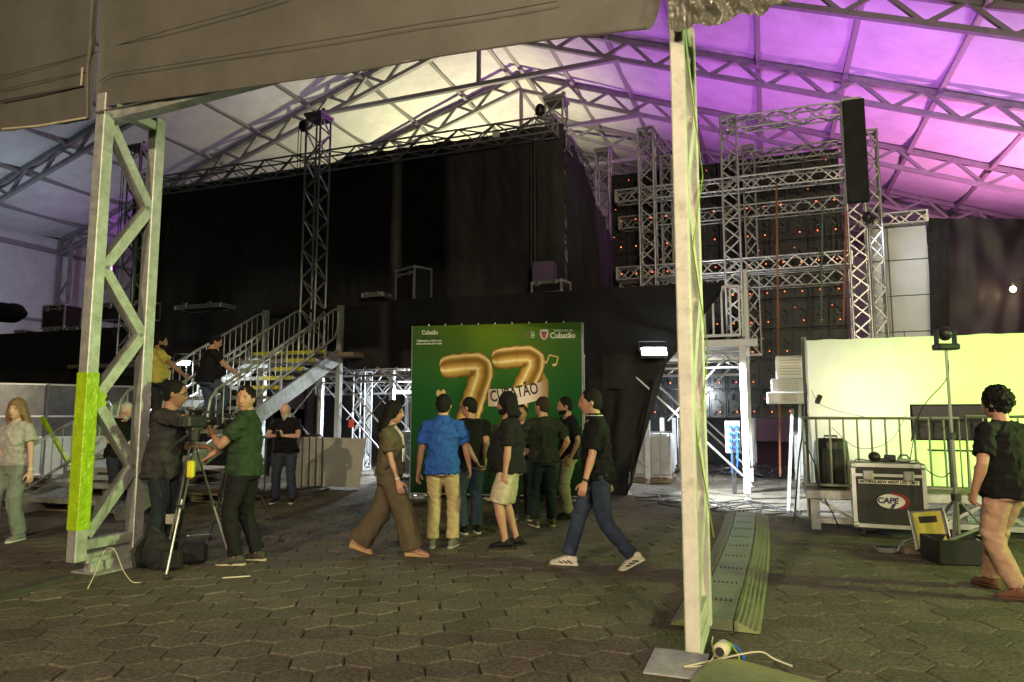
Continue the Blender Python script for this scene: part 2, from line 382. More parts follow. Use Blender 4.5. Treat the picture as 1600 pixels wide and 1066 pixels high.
# ------------------------------------------------------------------ the big tent
RU, RZ, SL, SR = -10.3, 16.52, 0.315, 0.372                   # ridge, lower chord apex, slopes
UL, UR = -32.8, 16.0
def zlow(u): return RZ - (RU - u) * SL if u < RU else RZ - (u - RU) * SR
DEP = 0.72
tent = thing('event_tent', 'huge white canvas tent roof on steel lattice frames, lit purple, cream and blue', 'tent', W(RU, 26, 0), -ANG)
FV = [18.81 + 5 * k for k in range(6)]
def inview(p, mg=80):
    a, b = proj(p); return -mg < a < 1600 + mg and -mg < b < 760
for v in FV:
    b = MB()
    for (ua, ub) in ((UL, RU), (RU, UR)):
        b.bar(W(ua, v, zlow(ua)), W(ub, v, zlow(ub)), .16, .15)
        b.bar(W(ua, v, zlow(ua) + DEP), W(ub, v, zlow(ub) + DEP), .18, .17)
    for (ul, s) in ((UL, 1), (UR, -1)):                       # legs
        b.bar(W(ul, v, 0), W(ul, v, zlow(ul) + DEP), .14, .14); b.bar(W(ul + s * .8, v, 0), W(ul + s * .8, v, zlow(ul + s * .8)), .14, .14)
    fr = b.build('roof_truss', 'frame', tent)
    us = []; u = UL
    while u < UR: us.append(u); u += 0.92
    for k in range(len(us) - 1):
        a, c = us[k], us[k + 1]
        if abs(a - RU) < .5: continue
        p0 = W(a, v, zlow(a) + (DEP if k % 2 else 0)); p1 = W(c, v, zlow(c) + (0 if k % 2 else DEP))
        if inview(p0): barobj('web_bar', p0, p1, .10, .11, 'frame', fr)
    zl = 1.0
    while zl < 7.5 and v < 30:
        k = int(zl / .9) % 2
        p0 = W(UL + (.8 if k else 0), v, zl); p1 = W(UL + (0 if k else .8), v, zl + .9)
        if inview(p0): barobj('web_bar', p0, p1, .07, .07, 'frame', fr)
        zl += .9
    if v in (FV[1], FV[2], FV[3]):
        barobj('tie_bar', W(RU - 7.0, v - .12, zlow(RU - 7.0)), W(RU + 5.7, v - .12, zlow(RU + 5.7) - .02), .16, .16, 'frame', fr)
        barobj('king_post', W(RU + .1, v, zlow(RU - 6.4)), W(RU + .1, v, RZ), .14, .14, 'frame', fr)
pur = [RU - .35, RU + .35]
for k in range(1, 10): pur += [RU - 2.6 * k, RU + 2.6 * k]
for u in sorted(pur):
    if UL - .3 < u < UR: barobj('purlin', W(u, 8.8, zlow(u) + DEP - .02), W(u, 44, zlow(u) + DEP - .02), .16, .12, 'frame', tent)
barobj('purlin', W(UL, 8.8, zlow(UL) + .1), W(UL, 44, zlow(UL) + .1), .16, .14, 'frame', tent)
barobj('purlin', W(UL - .05, 8.8, 6.1), W(UL - .05, 44, 6.1), .12, .12, 'frame', tent)
bays = [8.81 + 5 * k for k in range(8)]
for k in range(7):
    for (ua, ub) in ((UL, RU), (RU, UR)):
        def fn(a, c, ua=ua, ub=ub, k=k):
            u = ua + (ub - ua) * a; v = bays[k] + 5 * c
            sag = -0.17 * math.sin(math.pi * c) + .045 * noise.noise(V((u * .9, v * .5, 1.3)))
            return W(u, v, zlow(u) + DEP + .14 + sag)
        b = MB(); b.grid(fn, 40, 8); b.build('roof_panel', 'canvas', tent, True)
def sidew(a, c):
    z = 2.0 + (zlow(UL) + DEP + .1 - 2.0) * c; v = 8.8 + 35 * a
    return W(UL - .18 + .05 * noise.noise(V((v * 1.3, z * .8, 0))), v, z)
b = MB(); b.grid(sidew, 60, 14); b.build('side_wall', 'canvas', tent, True)
b = MB(); b.grid(lambda a, c: W(UR + .15, 8.8 + 35 * a, 0 + (zlow(UR) + DEP) * c), 30, 6); b.build('side_wall', 'canvas', tent, True)
def gable(a, c):
    u = UL + (UR - UL) * a; return W(u, 43.9, (zlow(u) + DEP + .1) * c)
b = MB(); b.grid(gable, 60, 8); b.build('gable_wall', 'canvas', tent, True)
# small purple lamp bar on the far left leg
pl = PV(170, 421, 23.2); t = thing('lamp_bar', 'small glowing purple lamp bar by the far left tent leg', 'stage light', pl)
b = MB(); b.bbox(pl + EV * .06, (.52, .12, .30), .02, Matrix.Rotation(-ANG, 3, 'Z')); b.build('housing', 'blackplastic', t)
b = MB(); b.bbox(pl - EV * .02, (.40, .05, .18), .02, Matrix.Rotation(-ANG, 3, 'Z')); b.build('lens', 'purplelamp', t)
light('glow', 'POINT', pl - EV * .2, 12, (0.7, 0.12, 1), t, None, .15)
light('uplight', 'SPOT', pl + EV * .4 + EZ * .3, 50, (0.6, .05, 1), t, pl + EV * 3 + EZ * 3, .15, 120)

# ------------------------------------------------------------------ entrance columns and fascia
def lattice_column(name, label, base_uv, top_z, m_, zs, chord=.125, dep=.68, skew=0.0):
    u0, v0 = base_uv; t = thing(name, label, 'column', W(u0, v0, 0), -ANG)
    rot = Matrix.Rotation(-ANG, 3, 'Z')
    for dv in (0, dep):
        b = MB(); b.bbox(W(u0 + skew * dv / dep, v0 + dv, (top_z + .08) / 2 + .04), (chord, chord, top_z - .08), .008, rot); b.build('upright', m_, t)
    for k in range(len(zs) - 1):
        a, c = (v0 + dep - chord / 2, v0 + chord / 2) if k % 2 else (v0 + chord / 2, v0 + dep - chord / 2)
        b = MB(); b.bar(W(u0 + skew * (a - v0) / dep, a, zs[k]), W(u0 + skew * (c - v0) / dep, c, zs[k + 1]), .10 * chord / .125, .105); b.build('diagonal', m_, t)
    for z in (.14, .27):
        b = MB(); b.bbox(W(u0 + skew / 2, v0 + dep / 2, z), (chord * .9, dep - chord, .10), .006, rot); b.build('bottom_rail', m_, t)
    b = MB(); b.bbox(W(u0, v0 + dep / 2, top_z - .06), (chord * .9, dep - chord, .10), .006, rot); b.build('top_rail', m_, t)
    return t
cl = lattice_column('lattice_column', 'left entrance lattice column of green-lit galvanised steel, wrapped low in lime tape', (-6.23, 4.90), 4.72, 'galv',
                    [.36, .98, 1.66, 2.35, 2.98, 3.72, 4.45], .125, .63)
rot = Matrix.Rotation(-ANG, 3, 'Z')
b = MB(); b.bbox(W(-6.19, 5.24, .004), (.36, .56, .02), .004, rot); b.bbox(W(-6.19, 5.24, .05), (.10, .5, .10), .004, rot); b.build('base_plate', 'galv', cl)
tb = MB()                                                     # lime wrapping with creases
def wrap(a, c):
    z = .42 + 1.5 * c; k = a * 4; s = .067
    cr = .005 * abs(noise.noise(V((a * 5, z * 26 + a * 16, 3)))) + .002 * noise.noise(V((a * 20, z * 60, 0)))
    s += cr; i = int(k) % 4; f = k - int(k)
    P = [(-s, -s), (s, -s), (s, s), (-s, s)]
    x = P[i][0] + (P[(i + 1) % 4][0] - P[i][0]) * f; y = P[i][1] + (P[(i + 1) % 4][1] - P[i][1]) * f
    return W(-6.23 + x, 4.90 + y, z)
tb.grid(wrap, 64, 160); tb.build('lime_wrapping', 'lime', cl, True)
b = MB()
p0 = W(-6.19, 5.03, 1.36); p1 = W(-6.23, 4.97, 1.98)
b.bar(W(-6.23, 4.97, 1.63), W(-6.23, 5.03, 1.73), .112, .11); b.bar(W(-6.23, 4.97, 1.69), W(-6.23, 5.03, 1.59), .110, .11); b.build('lime_wrapping', 'lime', cl)
cr_ = lattice_column('lattice_column', 'right entrance lattice column seen edge-on, pale painted front chord', (-.47, 4.36), 4.25, 'painted',
                     [.36, 1.0, 1.65, 2.3, 2.95, 3.6, 4.15], .088, .56, .02)
b = MB(); b.bbox(W(-.58, 4.46, .006), (.34, .46, .012), .003, rot)
b.build('base_plate', mat('worn_zinc_plate', (.36, .36, .34), .55, .2, .3, 14, wear=(.2, .19, .17), wscale=12, wamt=.8), cr_)
# lime cord zig-zag on the side of the right column
b = MB()
for k in range(5): b.tube([W(-.415 + (.0 if k % 2 else .04), 4.42 + (.0 if k % 2 else .46), .7 + k * .62), W(-.415 + (.04 if k % 2 else .0), 4.42 + (.46 if k % 2 else .0), .7 + (k + 1) * .62)], .0045, 5)
b.build('lime_cord', 'lime', cr_)
# fascia: canvas panels hung from a beam
fas = thing('entrance_fascia', 'grey brown canvas fascia with sagging hem hanging above the entrance', 'fascia', W(-6.2, 4.8, 4.5), -ANG)
hem = [(-14.5, 5.05, 4.52), (-9.0, 5.0, 4.52), (-6.4, 4.88, 4.50)]
hem2 = [PV(148, 176, 4.84), PV(165, 163, 4.83), PV(245, 152, 4.82), PV(420, 128, 4.76), PV(560, 108, 4.72), PV(690, 84, 4.68), PV(860, 58, 4.62), PV(1000, 44, 4.56), PV(1018, 42, 4.55), PV(1030, 10, 4.55), PV(1034, -20, 4.54)]
def interp(pts, t):
    L_ = [0]
    for i in range(len(pts) - 1): L_.append(L_[-1] + (pts[i + 1] - pts[i]).length)
    d = t * L_[-1]
    for i in range(len(pts) - 1):
        if d <= L_[i + 1] + 1e-9: return pts[i].lerp(pts[i + 1], (d - L_[i]) / max(1e-9, L_[i + 1] - L_[i]))
    return pts[-1]
def fasfn(pts, seed, top=11.0):  # canvas carried up out of view to block lamp light passing over it
    def fn(a, c):
        p = interp(pts, a); z = p.z + (top - p.z) * c
        off = .016 * noise.noise(V((p.x * .8 + seed, z * 1.6, seed))) * (1 - .0 * c) + .03 * (1 - c) ** 6
        if a in (0, 1): off *= .3
        q = p + EV * (off - .10 * c); q.z = z + .012 * noise.noise(V((p.x * 5, seed, 0))) * (1 - c); return q
    return fn
b = MB(); b.grid(fasfn(hem2, 4.2), 120, 60); b.build('canvas_panel', 'tarp', fas, True)
hem1 = [PV(-380, 246, 4.95), PV(0, 204, 4.93), PV(60, 197, 4.92), PV(143, 185, 4.90)]
b = MB(); b.grid(fasfn(hem1, 9.1), 60, 60); b.build('canvas_panel', 'tarp', fas, True)
def seam(pts, r, m_='tarp', name='seam'):
    b = MB(); b.tube(pts, r, 6); return b.build(name, m_, fas)
M['seamdark'] = mat('dark_seam', (.05, .046, .04), .8, 0, .2, 9)
M['hempale'] = mat('pale_hem_tape', (.42, .38, .28), .7, 0, .2, 9)
def fline(pts, vv): return [PV(x, y, vv) - EV * .03 for x, y in pts]
def on_fascia(pts):                                           # points on the hung canvas, a little proud of it
    out = []
    for x, y in pts:
        t_ = max(0, min(1, (x - 148) / 880)); v0 = 4.84 - .29 * t_ if x > 142 else 4.93
        q = PV(x, y, v0); c_ = max(0, (q.z - 4.3)) / 6.7; out.append(PV(x, y, v0 - .10 * c_ - .022))
    return out
seam(on_fascia([(0, 120), (140, 84), (260, 48), (380, 16), (450, -5)]), .004, 'seamdark')
seam(on_fascia([(0, 140), (110, 117), (140, 112)]), .004, 'seamdark')
seam(on_fascia([(155, 128), (172, 116), (230, 107), (330, 91), (450, 72), (560, 54), (660, 37), (760, 22), (870, 2)]), .004, 'seamdark')
seam(on_fascia([(0, 158), (60, 147), (130, 134)]), .010, 'seamdark')
seam(on_fascia([(127, 134), (129, 106)]), .012, 'hempale')
seam(on_fascia([(137, 185), (138, 100), (143, 40), (146, -10)]), .016, 'tarp')
seam(on_fascia([(4, 202), (60, 197), (136, 184)]), .012, 'hempale', 'hem')
seam(on_fascia([(150, 176), (240, 156), (420, 131), (560, 111), (690, 87), (860, 61), (1010, 44)]), .008, 'tarp', 'hem')
bm_ = thing('entrance_beam', 'green-grey steel beam under the canvas fascia between entrance columns', 'beam', W(-6.2, 4.95, 4.5), -ANG)
b = MB(); b.bar(W(-6.25, 5.00, 4.56), W(-.5, 4.75, 4.70), .12, .12); b.build('beam_tube', 'galv', bm_)
# crumpled clear plastic sheet hanging in front of the head of the right column
M['cling'] = mat('crumpled_clear_plastic', (.13, .125, .10), .16, 0, .35, 5, .9, 10, spec=.9)
cw = MB()
def cling(a, c):
    x = 1044 + 190 * a; y0 = 45 - 3 * a - 46 * max(0, a - .15) ** 1.25 + 4 * math.sin(a * 19)
    q = PV(x, y0 + (-90 - y0) * c, 4.20 - .10 * a)
    return q + EV * (.05 * noise.noise(V((a * 11 + c * 5, c * 5, 2))) + .03 * abs(noise.noise(V((a * 24 - c * 9, c * 8, 5)))) + .02 * noise.noise(V((a * 40, c * 20, 7))))
cw.grid(cling, 120, 50); co_ = cw.build('clear_plastic_sheet', 'cling', None, True)
tag(co_, 'crumpled shiny clear plastic sheet hanging at the head of the right entrance column', 'plastic sheet')
# ------------------------------------------------------------------ box trusses
def box_truss(label, p0, p1, w_=.38, step=.38, m_='alu', r=.026, up=None, group=None, name='box_truss', cat='truss', plates=True):
    p0, p1 = V(p0), V(p1); d = p1 - p0; L_ = d.length; d.normalize()
    up = V(up) if up is not None else (EZ if abs(d.z) < .9 else EV)
    x = d.cross(up).normalized(); y = x.cross(d).normalized(); h = w_ / 2
    t = thing(name, label, cat, p0, 0, group)
    cs = [x * a * h + y * b_ * h for a, b_ in ((-1, -1), (1, -1), (1, 1), (-1, 1))]
    for c in cs: barobj('chord', p0 + c, p1 + c, 2 * r, 2 * r, m_, t, 'cyl')
    b = MB(); n = max(2, round(L_ / step)); st = L_ / n
    for k in range(n):
        for f in range(4):
            c0, c1 = cs[f], cs[(f + 1) % 4]
            if (k + f) % 2: c0, c1 = c1, c0
            b.bar(p0 + d * (st * k) + c0, p0 + d * (st * (k + 1)) + c1, r * 1.15, r * 1.15)
    b.build('bracing', m_, t)
    if plates:
        for q in (p0 + d * .02, p1 - d * .02):
            b = MB()
            for f in range(4): b.bar(q + cs[f], q + cs[(f + 1) % 4], .05, .05)
            b.build('end_frame', m_, t)
    return t
DK = 2.9
TV = 13.39
TOWERS = [(-4.30, 'at the near corner of the black mask'), (-9.92, 'standing in front of the black mask behind the stairs'), (-15.6, 'behind the left entrance column')]
for u, s in TOWERS:
    TV = 14.55 if u > -5 else 13.39
    t = box_truss('silver truss tower ' + s, W(u, TV, DK), W(u, TV, 8.62), .40, .36, up=EV)
    b = MB(); b.box(W(u, TV, 8.67), (.5, .5, .07), Matrix.Rotation(-ANG, 3, 'Z')); b.tube([W(u + .2, TV - .1, 8.7), W(u + .2, TV - .1, 8.8)], .05, 8); b.build('head_block', 'alu', t)
    b = MB(); b.ell(W(u - .36, TV - .1, 8.46), (.12, .12, .15)); b.build('chain_hoist', 'blackplastic', t)
    b = MB(); b.tube([W(u - .34, TV - .2, 8.4), W(u - .33, min(TV - .22, 13.95), 7.9), W(u - .33, min(TV - .22, 13.95), 3.6)], .012, 5); b.tube([W(u - .42, TV - .2, 8.4), W(u - .41, min(TV - .22, 13.95), 7.9), W(u - .41, min(TV - .22, 13.95), 4.3)], .010, 5); b.build('hoist_chain', 'darksteel', t)
TV = 13.39
# back row towers
for u, v, z1, s in ((-4.35, 19.6, 9.3, 'behind the right end of the black mask'), (-4.5, 16.0, 8.25, 'peeking above the slope of the black mask')):
    t = box_truss('silver truss tower ' + s, W(u, v, DK), W(u, v, z1), .38, .36, up=EV)
    b = MB(); b.box(W(u, v, z1 + .05), (.46, .46, .07), Matrix.Rotation(-ANG, 3, 'Z')); b.build('head_block', 'alu', t)
box_truss('silver horizontal truss along the top of the black mask', W(-16.2, TV + .45, 7.75), W(-4.1, TV + .45, 7.75), .36, .45, 'aludark', .024)
box_truss('silver horizontal truss running back along the right end of the mask', W(-4.2, TV + .9, 7.6), W(-4.2, 17.0, 7.6), .36, .45, 'aludark', .024)

# ------------------------------------------------------------------ black mask: front sheet and right-hand return
mk = thing('stage_mask', 'tall black fabric stage mask with a creased right-hand corner', 'stage curtain', W(-9, TV + .7, DK), -ANG)
def maskf(a, c):
    u = -16.6 + 12.6 * a; zt = 7.90 + .05 * noise.noise(V((u * 1.5, 2, 0))) - (.12 if u < -9.7 else 0)
    z = 2.6 + (zt - 2.6) * c
    return W(u, TV + .72 + .10 * noise.noise(V((u * .7, z * .25, 4))) + .07 * noise.noise(V((u * 3, z * .3, 1))) + .03 * noise.noise(V((u * 7 + z * 2, z * .9, 6))), z)
b = MB(); b.grid(maskf, 190, 40); b.build('front_sheet', 'mask', mk, True)
def maskr(a, c):
    v = TV + .71 + 7.5 * a; zt = 7.90 - 1.15 * min(1, a * 1.9) - .12 * noise.noise(V((v * 2, 1, 0)))
    if a > .52: zt -= (a - .52) * 2.0
    z = 2.6 + (zt - 2.6) * c
    bl = .35 * math.sin(math.pi * min(1, c * 1.1)) * math.sin(math.pi * a)
    return W(-4.0 + bl * .5 + .12 * noise.noise(V((v * 1.6, z * .3, 9))) + .09 * noise.noise(V((v * 5, z * .4, 2))), v, z)
b = MB(); b.grid(maskr, 80, 40); b.build('side_sheet', 'mask', mk, True)
for uu in (-15.2, -13.4, -12.1, -7.6, -5.9, -4.7):
    b = MB(); b.tube([W(uu, TV + .6, 7.8), W(uu + .1, TV + .62, 6.8), W(uu + random.uniform(-.3, .3), TV + .6, 5.6)], .006, 4); b.build('hanging_cord', 'darksteel', mk)
tag(MB().bbox(PV(775, 211, TV + .2), (.16, .05, .12), .01).build('small_sign', 'white'), 'small pale box clipped to the truss above the black mask', 'box')

# ------------------------------------------------------------------ stage platform: deck, legs, braces, rails
PF = 13.46                                                     # front edge of the platform
st = thing('stage_platform', 'raised aluminium stage platform on posts with braces, open at its right end', 'stage', W(-.42, PF, 0), -ANG)
b = MB(); b.bbox(W(-6.0, PF + 4.2, DK - .06), (11.2, 8.3, .10), .01, rot); b.build('deck', 'wood', st)
b = MB(); b.bbox(W(-11.0 - 3.6, PF + 4.2, DK - .06), (6.8 , 8.3, .10), .01, rot); b.build('deck', 'wood', st)
def post(u, v, z1=DK - .12, wd=.12):
    b = MB(); b.bbox(W(u, v, z1 / 2 + .05), (wd, wd, z1 - .1), .008, rot); b.cyl(W(u, v, 0.0), W(u, v, .12), .02, 8); b.cyl(W(u, v, .0), W(u, v, .012), .07, 10)
    return b.build('post', 'white', st)
PU_ = [-.42, -2.6, -4.9, -7.1, -9.2, -11.4]
for u in PU_:
    for v in (PF, PF + 2.4, PF + 4.8, PF + 7.2): post(u, v)
def tube_obj(name, p0, p1, r, m_, par): return barobj(name, p0, p1, 2 * r, 2 * r, m_, par, 'cyl')
for v in (PF, PF + 2.4, PF + 4.8):
    for i in range(len(PU_) - 1):
        a, c = PU_[i], PU_[i + 1]
        tube_obj('brace', W(a, v - .05, .35), W(c, v - .05, 2.45), .022, 'alu', st); tube_obj('brace', W(a - .3, v + .05, 2.6), W(a - 1.4, v + .05, 1.4), .018, 'alu', st)
        for z in (DK - .2, DK - .5): tube_obj('ledger', W(a, v, z), W(c, v, z), .025, 'alu', st)
        for k in range(5): tube_obj('brace', W(a + (c - a) * k / 5, v, DK - (.2 if k % 2 else .5)), W(a + (c - a) * (k + 1) / 5, v, DK - (.5 if k % 2 else .2)), .016, 'alu', st)
for u in PU_[:1]:
    for k in range(3):
        v = PF + 2.4 * k
        tube_obj('brace', W(u, v, 2.45), W(u, v + 2.4, .35), .02, 'alu', st)
        for z in (DK - .2, DK - .5): tube_obj('ledger', W(u, v, z), W(u, v + 2.4, z), .03, 'alu', st)
b = MB(); b.bbox(W(-.9, PF - .03, DK - .05), (1.5, .06, .14), .01, rot); b.build('edge_beam', 'white', st)
b = MB(); b.bbox(W(-.40, PF + 3.6, DK - .05), (.06, 7.2, .16), .01, rot); b.build('edge_beam', 'white', st)
# guard rails: front right corner and along the right edge
def rail(pa, pb, z0, z1, n, name='guard_rail', par=None, m_='white', r=.018, tops=.025):
    b = MB(); b.bar(pa + EZ * z1, pb + EZ * z1, tops * 2, tops * 2); fr = b.build(name, m_, par)
    barobj('lower_rail', pa + EZ * (z0 + .1), pb + EZ * (z0 + .1), tops * 2, tops * 2, m_, fr)
    for k in range(n + 1): barobj('baluster', pa.lerp(pb, k / n) + EZ * (z0 + .1), pa.lerp(pb, k / n) + EZ * z1, 2 * r, 2 * r, m_, fr)
    return fr
rail(W(-1.55, PF, 0), W(-.45, PF, 0), DK, DK + 1.02, 7, par=st)
rail(W(-.40, PF + .1, 0), W(-.40, PF + 7, 0), DK, DK + 1.02, 40, par=st, r=.016)
barobj('rail_post', W(-.33, PF + .12, DK - .3), W(-.33, PF + .12, DK + 1.35), .06, .06, 'white', st)
# inner work light under the deck (lit lamps the photograph shows glowing beneath the stage)
def flood(p, size, label, energy, target, m_='whitelamp', col=(.86, .95, 1.0), spot=150, yaw=0.0):
    t = thing('flood_lamp', label, 'flood lamp', p); rt = Matrix.Rotation(yaw, 3, 'Z') @ Matrix.Rotation(R(-35), 3, 'X')
    b = MB(); b.bbox(p + rt @ V((0, .05, 0)), (size[0] + .05, .08, size[1] + .05), .015, rt); b.build('housing', 'darksteel', t)
    b = MB(); b.bbox(p, (size[0], .03, size[1]), .006, rt); b.build('lens', m_, t)
    b = MB(); b.tube([p + V((-.26, .05, 0)), p + V((-.26, .12, .2)), p + V((.26, .12, .2)), p + V((.26, .05, 0))], .012, 6); b.build('bracket', 'darksteel', t)
    light('beam', 'SPOT', p + V((.1, -.42, -.12)), energy, col, t, target, .12, spot, .5); return t
fl = PV(1022, 549, PF - .45)
flood(fl, (.46, .17), 'bright white flood lamp on the black skirt right of the banner', 1700, fl + V((2.4, -.1, -2.6)), spot=84)
fl2 = PD(287, 567, 14.6)
flood(fl2, (.26, .10), 'small bright white lamp glowing behind the stair rails', 110, fl2 + V((.6, -1, -1.5)))
for u, v, s, en in ((-5.2, PF + 3.6, 'middle of the stage', 1500), (-9.0, PF + 2.6, 'stairs end of the stage', 1500), (-1.5, PF + 3.4, 'open right end of the stage', 330)):
    p = W(u, v, DK - .75); t = thing('work_lamp', 'white work lamp hanging under the ' + s, 'work lamp', p)
    b = MB(); b.bbox(p, (.6, .10, .05), .01, rot); b.build('housing', 'white', t)
    b = MB(); b.bbox(p - EZ * .035, (.54, .06, .02), .005, rot); b.build('tube', 'whitelamp', t)
    light('glow', 'POINT', p - EZ * .12, en * .35, (.84, .93, 1.0), t, None, .15)

# ------------------------------------------------------------------ black skirts
def cloth_poly(name, top, bot, m_, par, nu=70, nv=30, dv=.05, seed=0, fold=5.0):
    def fn(a, c):
        p = interp(bot, a).lerp(interp(top, a), c)
        return p + EV * (dv * (1.1 - c) * noise.noise(V((a * fold * 3, c * .8, seed))) + .5 * dv * noise.noise(V((a * fold * 1.2, c * 2.5, seed + 7))))
    b = MB(); b.grid(fn, nu, nv); return b.build(name, m_, par, True)
M['meshcloth'] = mat('black_mesh_cloth', (.02, .02, .021), .8, 0, .3, 3, .2, 12, spec=.2)
_t = M['meshcloth'].node_tree; _tr = _t.nodes.new('ShaderNodeBsdfTransparent'); _mx = _t.nodes.new('ShaderNodeMixShader'); _mx.inputs[0].default_value = .42
_t.links.new(_t.nodes['Principled BSDF'].outputs[0], _mx.inputs[1]); _t.links.new(_tr.outputs[0], _mx.inputs[2]); _t.links.new(_mx.outputs[0], _t.nodes['Material Output'].inputs['Surface'])
sk = thing('stage_skirt', 'black stage skirt draped over the platform rail behind the green banner', 'stage skirt', W(-4, PF - .12, 0), -ANG)
vs_ = PF - .12
T = lambda x, y, dv=0: PV(x, y, vs_ + dv)
cloth_poly('upper_drape', [T(470, 489, .6), T(535, 484), T(620, 468), T(800, 459), T(1000, 447), T(1060, 443), T(1128, 441)],
           [T(470, 585, .6), T(535, 572), T(640, 574), T(800, 600), T(1000, 610), T(1045, 565), T(1126, 458)], 'blackcloth', sk, 110, 34, .14, 3, 7)
cloth_poly('lower_drape', [T(640, 560, .06), T(800, 580, .06), T(1000, 600, .06), T(1044, 560, .04)],
           [T(655, 778, .0), T(800, 784, -.1), T(930, 787, -.2), T(965, 786, -.2), T(982, 772, -.1), T(992, 735, 0)], 'blackcloth', sk, 140, 50, .50, 5, 9)
cloth_poly('lower_drape', [T(528, 586, .1), T(590, 560, .1), T(645, 560, .1)], [T(600, 780, .1), T(625, 780, .1), T(668, 780, .1)], 'meshcloth', sk, 50, 34, .22, 12, 5)
sl = thing('stage_skirt', 'black stage skirt at the left end behind the stairs and loading cases', 'stage skirt', W(-16, PF + .8, 0), -ANG)
cloth_poly('drape', [W(-26, PF + .8, 4.0), W(-16, PF + .8, 3.98), W(-11.6, PF + .8, 3.95)], [W(-26, PF + .8, 0), W(-16, PF + .8, 0), W(-11.7, PF + .8, .02)], 'blackcloth', sl, 120, 24, .12, 21, 14)
sr = thing('understage_backdrop', 'black cloth hanging under the stage behind the white posts', 'stage curtain', W(-5, PF + 7.4, 0), -ANG)
cloth_poly('drape', [W(-15, PF + 7.6, 2.75), W(-.6, PF + 7.6, 2.75)], [W(-15, PF + 7.6, 0.02), W(-.6, PF + 7.6, .02)], 'blackcloth', sr, 90, 14, .12, 31, 12)
for (za, va, s) in ((2.3, PF + 3.8, 'farther'),):
    box_truss('silver horizontal truss under the stage deck behind the stairs landing', W(-12.5, va, za), W(-5.5, va, za), .34, .34)
for (pu, pv, s) in ((-10.6, PF + 3.2, 'landing of the stairs'), (-2.1, PF + 5.6, 'right of the stage'), (-7.9, PF + 5.2, 'stairs end of the stage')):
    box_truss('silver truss tower standing under the ' + s, W(pu, pv, 0.02), W(pu, pv, DK - .15), .36, .36, up=EV)

# ------------------------------------------------------------------ LED wall seen from behind, with its truss scaffold
LV = 17.35
lw = thing('screen_wall', 'back of a black modular screen wall dotted with red indicator lights', 'screen wall', W(-1, LV, 1.2), -ANG)
pw, ph = .385, .70
pm = MB(); pm.bbox((0, 0, 0), (pw - .008, .07, ph - .008), .008)
for (x, z, a, c) in ((-.1, .15, .10, .12), (.08, -.12, .14, .10), (-.09, -.2, .06, .08)): pm.box((x, -.05, z), (a, .05, c))
pm.tube([(-.12, -.06, .28), (-.12, -.10, .30), (.12, -.10, .30), (.12, -.06, .28)], .012, 5); pm.tube([(.0, -.06, .1), (.1, -.11, -.02), (.05, -.06, -.25)], .009, 5)
for x in (-.17, .17): pm.box((x, -.045, 0), (.025, .03, ph - .04))
pme = pm.mesh('screen_panel', mat('screen_panel_back', (.007, .007, .008), .5, .1, .4, 20, wear=(.028, .028, .028), wscale=25, wamt=.6))
rm = MB(); rm.box((0, 0, 0), (.019, .02, .019)); rme = rm.mesh('indicator_light', 'redled')
hm = MB(); hm.tube([(-.06, 0, 0), (-.06, -.04, .02), (.06, -.04, .02), (.06, 0, 0)], .01, 5); hme = hm.mesh('handle', 'darksteel')
R4 = Matrix.Rotation(-ANG, 4, 'Z')
for i in range(14):
    for j in range(9):
        u = -3.45 + pw * i; z = 7.40 - ph * j
        mt = Matrix.Translation(W(u, LV, z)) @ R4
        px, py = proj(W(u, LV, z))
        if py > 700: continue
        p = link('screen_panel', pme, lw, mt)
        if random.random() < .93: link('indicator_light', rme, p, Matrix.Translation(W(u + .05, LV - .10, z - .20 + random.uniform(-.01, .01))) @ R4)
        if random.random() < .4: link('indicator_light', rme, p, Matrix.Translation(W(u - .10 + random.uniform(-.03, .03), LV - .10, z + .12 + random.uniform(-.05, .05))) @ R4 @ Matrix.Scale(.55, 4))
        link('handle', hme, p, Matrix.Translation(W(u + .05, LV - .07, z - .08)) @ R4)
TL = 16.75
for u, z1, s in ((-2.62, 8.6, 'left of the right entrance column'), (-.66, 8.6, 'in the middle of the screen wall'), (1.98, 8.6, 'at the right edge of the screen wall')):
    box_truss('silver truss tower ' + s, W(u, TL, DK if u < 1 else 1.6), W(u, TL, z1), .36, .34, up=EV)
    box_truss('thin rear truss tower ' + s, W(u + .42, TL + .42, DK if u < 1 else 1.6), W(u + .42, TL + .42, z1 - .6), .26, .34, 'aludark', up=EV)
for z, vv, m_, s in ((8.42, TL, 'alu', 'topmost'), (7.66, LV - .22, 'aludark', 'second, rear'), (6.94, TL, 'alu', 'third from the top'), (6.36, LV - .22, 'aludark', 'fourth, rear'), (4.98, TL, 'alu', 'fifth from the top'), (4.65, LV - .22, 'aludark', 'lowest, rear')):
    box_truss('silver crossbeam of the screen wall scaffold, ' + s, W(-3.4 if z < 7.5 else -.7, vv, z), W(1.85, vv, z), .30, .30, m_, .022)
box_truss('short silver truss running back over the screen wall, upper', W(-2.62, TL - .2, 8.4), W(-2.2, 20.0, 8.5), .36, .36, 'aludark')
box_truss('short silver truss bracing the left screen tower, lower', W(-2.62, TL + .1, 5.9), W(-2.3, 18.6, 5.6), .30, .34, 'aludark')
bk = MB(); bk.bbox(PV(1337, 236, TL - .25), (.44, .14, 2.35), .02, rot); o = bk.build('black_sleeve', 'blackcloth'); tag(o, 'black cloth sleeve hanging over the top right of the screen scaffold', 'cloth')
